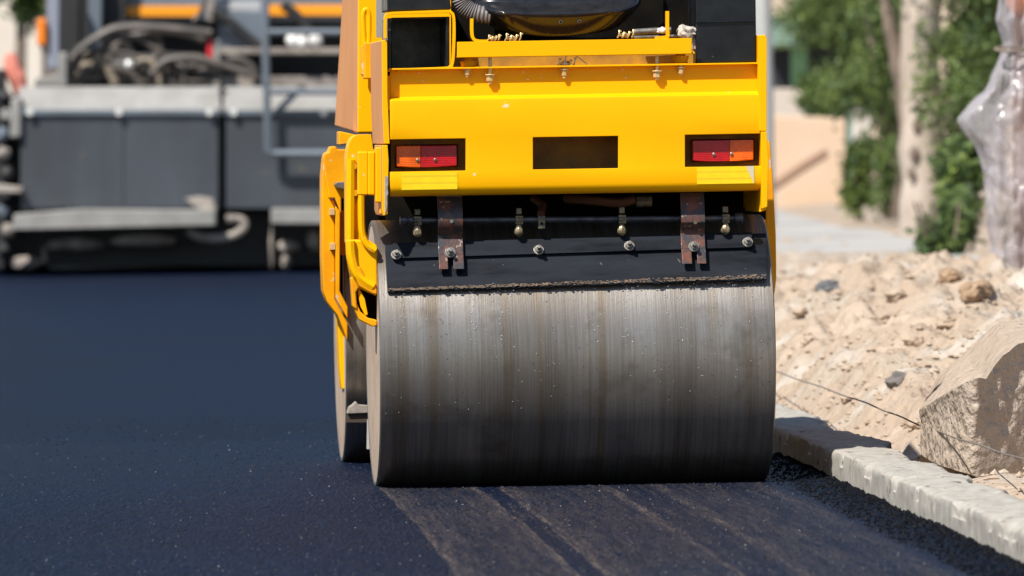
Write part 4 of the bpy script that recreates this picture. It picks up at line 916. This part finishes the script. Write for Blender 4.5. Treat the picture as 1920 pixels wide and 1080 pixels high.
# far screen of trees behind everything on the right, and one tree top left
def far_tree(label, px, Y, h_px, w_px, n):
    b = P(px, 400, Y); t = thing('tree', label, 'tree', V(b.x, Y, -.07), 'far trees behind the yard')
    bm = B(); tube(bm, [V(b.x, Y, -.07), V(b.x+.05, Y, 1.2), V(b.x, Y, 3.2)], [.16,.13,.07], 10); obj('trunk', bm, BARKD, t)
    bl = [(px+random.uniform(-1,1)*w_px*.6, 120-random.random()*h_px, Y+random.uniform(-.6,.6), w_px*random.uniform(.3,.5), h_px*random.uniform(.18,.3)) for _ in range(9)]
    crown(bl, n, .13, t); return t
far_tree('distant bushy tree behind the kiosk', 1560, 98, 200, 90, 1800)
far_tree('distant bushy tree seen between the two nearer trunks', 1670, 100, 200, 80, 1800)
far_tree('distant bushy tree behind the plastic wrapped post', 1860, 97, 260, 110, 3600)
b = P(45, 20, 84); t = thing('tree', 'green tree top left above the end of the paver', 'tree', V(b.x, 84, -.07))
bm = B(); tube(bm, [V(b.x-.1, 84, -.07), V(b.x-.05, 84, 1.5), V(b.x, 84, 2.6)], [.07,.06,.04], 8); obj('trunk', bm, BARKD, t)
crown([(46,-10,84,26,34),(50,20,84,20,18),(20,-60,84,60,40),(66,-40,84,30,40)], 2600, .10, t)
# dry stalks by the path
# ------------------------------------------------------------------ rocks, clods and rubble
ROCKD = mat('dark_rock', (.11,.10,.095), .8, c2=(.19,.17,.15), scale=12, bump=.6, bscale=40, bdist=.006)
EARTH = mat('brown_earth', (.36,.25,.16), .95, c2=(.20,.13,.08), scale=12, bump=.8, bscale=30, bdist=.01)
def soil_hit(px, py):      # depth at which a line of sight meets the soil
    Yq = np.arange(17.5, 60, .05); pts = np.array([P(px, py, y) for y in Yq]); hit_ = np.nonzero(pts[:, 2] < H(pts[:, 0], pts[:, 1], False))[0]
    return float(Yq[hit_[0]]) if len(hit_) else 30.0
def rock(name, label, cat, px, py, Y, w_, h_, m, seed, amp=.35, group=None, dep=None, sub=3):
    Y = soil_hit(px, py+h_*.3); c = P(px, py, Y); k = Y/F_PX; bm = B(); lump(bm, c, 1, (w_*k/2, (dep or w_*k/2), h_*k/2), amp, sub, 1.3, seed)
    return tag(obj(name, bm, m, smooth=25), label, cat, group)
rock('rock', 'dark grey rock resting on the sandy slope beside the string', 'rock', 1687, 716, 24.6, 50, 36, ROCKD, 3)
rock('rock', 'dark tar stained stone at the top of the soil bank near the roller', 'rock', 1552, 540, 31, 46, 30, mat('tarred_stone',(.06,.065,.075),.7,c2=(.15,.15,.15),scale=20), 5)
rock('earth_clod', 'round brown earth clod in front of the concrete path', 'clod', 1782, 522, 30.5, 46, 36, EARTH, 8, .5, 'brown clods by the path')
rock('earth_clod', 'wide crumbly brown clod beside the foot of the wrapped post', 'clod', 1832, 548, 30, 62, 42, EARTH, 9, .55, 'brown clods by the path')
SOILL = ['pale soil lump left of the dark rock, above the string', 'pale soil lump nearest the drum on the sandy bank', 'pale soil lump just above the dark rock on the sandy bank', 'pale soil lump in the middle of the bank, up and left of the dark rock',
 'wide pale soil lump just above the broken slab', 'small pale soil lump low on the bank beside the shaded kerb', 'pale soil lump below the dark rock and left of the broken slab', 'pale soil lump at the foot of the broken slab near the right edge', 'pale soil lump under the string against the face of the broken slab', 'pale soil lump below the concrete path near the top of the bank',
 'pale soil lump below the tar stained stone', 'pale soil lump behind the kerb in front of the broken slab', 'smallest pale soil lump tucked behind the back edge of the kerb']
for i, (x, y, Y, w_, h_) in enumerate(((1600,690,24.8,30,18),(1520,640,26.5,34,20),(1715,640,26.5,40,26),(1660,600,28,44,28),(1780,610,27,50,30),(1590,755,23.2,26,16),(1720,800,22,36,20),(1860,880,20.3,50,26),(1900,850,20.6,40,30),(1680,560,29,40,24),(1500,600,28,30,20),(1810,880,20.6,40,22),(1760,860,21,30,18))):
    Y = soil_hit(x, y+4); c = P(x, y, Y); z = float(H(c.x, Y)); bm = B(); k = Y/F_PX; lump(bm, V(c.x, Y, z+h_*k*.12), 1, (w_*k/2, w_*k/2, h_*k/2), .45, 3, 1.5, i+30)
    o = obj('soil_lump', bm, CLOD, smooth=25); tag(o, SOILL[i], 'soil lump', 'pale soil lumps on the verge')
# broken slab of pale concrete leaning on the bank at the right edge
SLAB = mat('broken_slab_concrete', (.43,.355,.29), .95, c2=(.35,.285,.225), scale=9, bump=1.0, bscale=30, bdist=.03, spec=.15, detail=10)
top = [(1745,735),(1762,700),(1800,672),(1836,640),(1868,610),(1900,602),(1960,590),(2010,600)]
bot = [(2010,850),(1960,868),(1900,872),(1852,862),(1800,842),(1765,815),(1746,780)]
ys_t = 21.7; bm = B()
T = [P(x, y, 22.9) for x, y in top]; T2 = []
front_top = [(1748,742),(1790,728),(1848,712),(1862,690),(1880,668),(1910,645),(1960,620),(2010,612)]
FT = [P(x, y, 21.35+(x-1748)*.0012) for x, y in front_top]; FB = [P(x, y, 21.85) for x, y in bot][::-1]; FB = [P(x, y, 21.39+(x-1748)*.0012) for x, y in ((1748,790),(1770,820),(1800,842),(1852,866),(1900,880),(1930,880),(1960,870),(2010,850))]
n_ = len(T); rowsv = []
for seq in (T, FT, FB): rowsv.append(seq)
def gridrow(a, b, k): return [[a[i].lerp(b[i], j/k) for i in range(n_)] for j in range(k+1)]
allr = gridrow(T, FT, 30)+gridrow(FT, FB, 26)[1:]
def dense(r, k=14): 
    o_ = []
    for i in range(len(r)-1): o_ += [r[i].lerp(r[i+1], j/k) for j in range(k)]
    return o_+[r[-1]]
allr = [dense(r) for r in allr]; vv = []
for j, r in enumerate(allr):
    row = []
    for p in r:
        d = .022*abs(mnoise.noise(p*8))+.010*mnoise.noise(p*19)+.005*mnoise.noise(p*45)+.002*mnoise.noise(p*95)+.022*mnoise.noise(p*5)-.006*(math.sin(p.z*70+6*mnoise.noise(p*4)))*(.5+.5*mnoise.noise(p*6))
        bt_ = 1-max(0, (j-len(allr)+9)/8); d *= max(0, min(1, bt_)); p = p-V(0,0,.05)*(1-max(0,min(1,bt_)))
        e_ = max(0, 1-(p.x-allr[0][0].x)/.05)**2; row.append(bm.verts.new(p+V(.3,-.7,.6)*d+V(.0,.12,-.01)*e_))
    vv.append(row)
for j in range(len(vv)-1):
    for i in range(len(vv[0])-1): bm.faces.new([vv[j][i], vv[j][i+1], vv[j+1][i+1], vv[j+1][i]])
back = [[bm.verts.new(v_.co+V(.05,1.0,-.25)) for v_ in (vv[0][i], vv[-1][i])] for i in (0, len(vv[0])-1)]
bm.faces.new([v_ for v_ in vv[0]]+[back[1][0], back[0][0]]); bm.faces.new(list(vv[-1])[::-1]+[back[0][1], back[1][1]])
bm.faces.new([r[0] for r in vv]+[back[0][1], back[0][0]]); bm.faces.new([r[-1] for r in vv][::-1]+[back[1][0], back[1][1]]); bm.faces.new([back[0][0], back[1][0], back[1][1], back[0][1]])
tag(obj('broken_slab', bm, SLAB, smooth=50), 'large broken wedge of pale concrete leaning against the soil bank at the right edge', 'concrete rubble')
# string line over the kerb
bm = B(); pts = []; Pa = P(1380,670,29.6); Pb = P(1450,695,27.6); Pc = P(1613,752,23.9); Pd = P(1750,806,21.9); Pe = P(1920,862,20); Pf = P(2050,905,18.6)
q = spline([Pa, Pb, Pc, Pd, Pe, Pf], 10); q = [p+V(0,0,.0015*math.sin(i*1.3)) for i, p in enumerate(q)]
tube(bm, q, .0021, 6); tag(obj('string_line', bm, mat('dark_twine',(.10,.09,.085),.8,c2=(.22,.19,.16),scale=90)), 'thin dark string stretched above the soil alongside the kerb', 'string')
# ------------------------------------------------------------------ plastic wrapped post
PSHEET = bpy.data.materials.new('milky_plastic_sheet'); PSHEET.use_nodes = True; t = PSHEET.node_tree; p = t.nodes['Principled BSDF']
p.inputs['Base Color'].default_value = (.46,.43,.46,1); p.inputs['Roughness'].default_value = .2; p.inputs['Specular IOR Level'].default_value = .7
trn = t.nodes.new('ShaderNodeBsdfTransparent'); mx = t.nodes.new('ShaderNodeMixShader'); mx.inputs[0].default_value = .62
lw = t.nodes.new('ShaderNodeLayerWeight'); lw.inputs[0].default_value = .35; mr_ = t.nodes.new('ShaderNodeMapRange'); mr_.inputs['To Min'].default_value = .34; mr_.inputs['To Max'].default_value = .92
tcn = t.nodes.new('ShaderNodeTexCoord'); wv = t.nodes.new('ShaderNodeTexVoronoi'); wv.feature = 'DISTANCE_TO_EDGE'; wv.inputs['Scale'].default_value = 6; mpn = t.nodes.new('ShaderNodeMapping'); mpn.inputs['Scale'].default_value = (1,1,.7)
t.links.new(tcn.outputs['Object'], mpn.inputs[0]); t.links.new(mpn.outputs[0], wv.inputs[0]); bpn = t.nodes.new('ShaderNodeBump'); bpn.inputs['Distance'].default_value = .05; bpn.inputs['Strength'].default_value = .8
t.links.new(wv.outputs['Distance'], bpn.inputs['Height']); t.links.new(bpn.outputs[0], p.inputs['Normal']); t.links.new(bpn.outputs[0], lw.inputs['Normal'])
t.links.new(lw.outputs['Facing'], mr_.inputs['Value']); t.links.new(mr_.outputs[0], mx.inputs[0])
t.links.new(trn.outputs[0], mx.inputs[1]); t.links.new(p.outputs[0], mx.inputs[2]); t.links.new(mx.outputs[0], t.nodes['Material Output'].inputs[0])
WY = 33.0; b = P(1905, 560, WY)
wp = thing('wrapped_post', 'upright wooden post wrapped in torn milky plastic sheet at the right edge', 'wrapped post', V(b.x, WY, b.z))
bm = B(); tube(bm, [P(1925,575,WY), P(1924,300,WY), P(1920,-120,WY)], [.05,.048,.045], 16); obj('post', bm, mat('brown_post_wood',(.20,.12,.08),.7,c2=(.30,.17,.11),scale=6), wp)
bm = B(); lump(bm, P(1915,8,WY-.02), .07, (.9,.7,.9), .2, 2, 1, 2); obj('orange_cap', bm, mat('orange_cap_plastic',(.65,.22,.08),.3), wp)
prof = [(-130,1862,1960),(-40,1872,1950),(0,1873,1945),(40,1868,1940),(80,1882,1938),(100,1878,1942),(130,1868,1950),(170,1850,1968),(205,1815,1985),(225,1800,1995),(245,1806,2000),(275,1828,2000),(310,1843,1995),(360,1850,1985),(430,1853,1975),(500,1855,1972),(562,1856,1970)]
yy = [q_[0] for q_ in prof]; ny, ns = 110, 120; rowsv = []; bm = B()
for j in range(ny+1):
    y = yy[0]+(yy[-1]-yy[0])*j/ny; l_ = np.interp(y, yy, [q_[1] for q_ in prof]); r_ = np.interp(y, yy, [q_[2] for q_ in prof])
    A_ = P(l_, y, WY); B_ = P(r_, y, WY); cx = (A_.x+B_.x)/2; rr_ = (B_.x-A_.x)/2; row = []
    for i in range(ns):
        a = 2*math.pi*i/ns
        ca, sa = math.cos(a), math.sin(a)
        nn = mnoise.noise(Vector((ca*2.2, sa*2.2, y*.007)))*.7+abs(mnoise.noise(Vector((ca*4, sa*4, y*.020+4))))*.5+abs(mnoise.noise(Vector((ca*3+sa*3, sa*2, y*.035+9))))*.35-.22
        k = 1+.6*nn
        row.append(bm.verts.new((cx+rr_*ca*(1+.20*nn), WY+min(rr_,.13)*1.1*sa*k, A_.z+.012*nn)))
    rowsv.append(row)
for j in range(ny):
    for i in range(ns): bm.faces.new([rowsv[j][i], rowsv[j][(i+1)%ns], rowsv[j+1][(i+1)%ns], rowsv[j+1][i]])
obj('plastic_sheet', bm, PSHEET, wp, smooth=70)
bm = B(); tube(bm, [P(1876+20*math.cos(a)*1.6+22, 92+4*math.sin(a), WY-.11-.02*math.sin(a)) for a in np.linspace(0, 6.28, 16)], .006, 6); obj('tie_cord', bm, BARKD, wp)
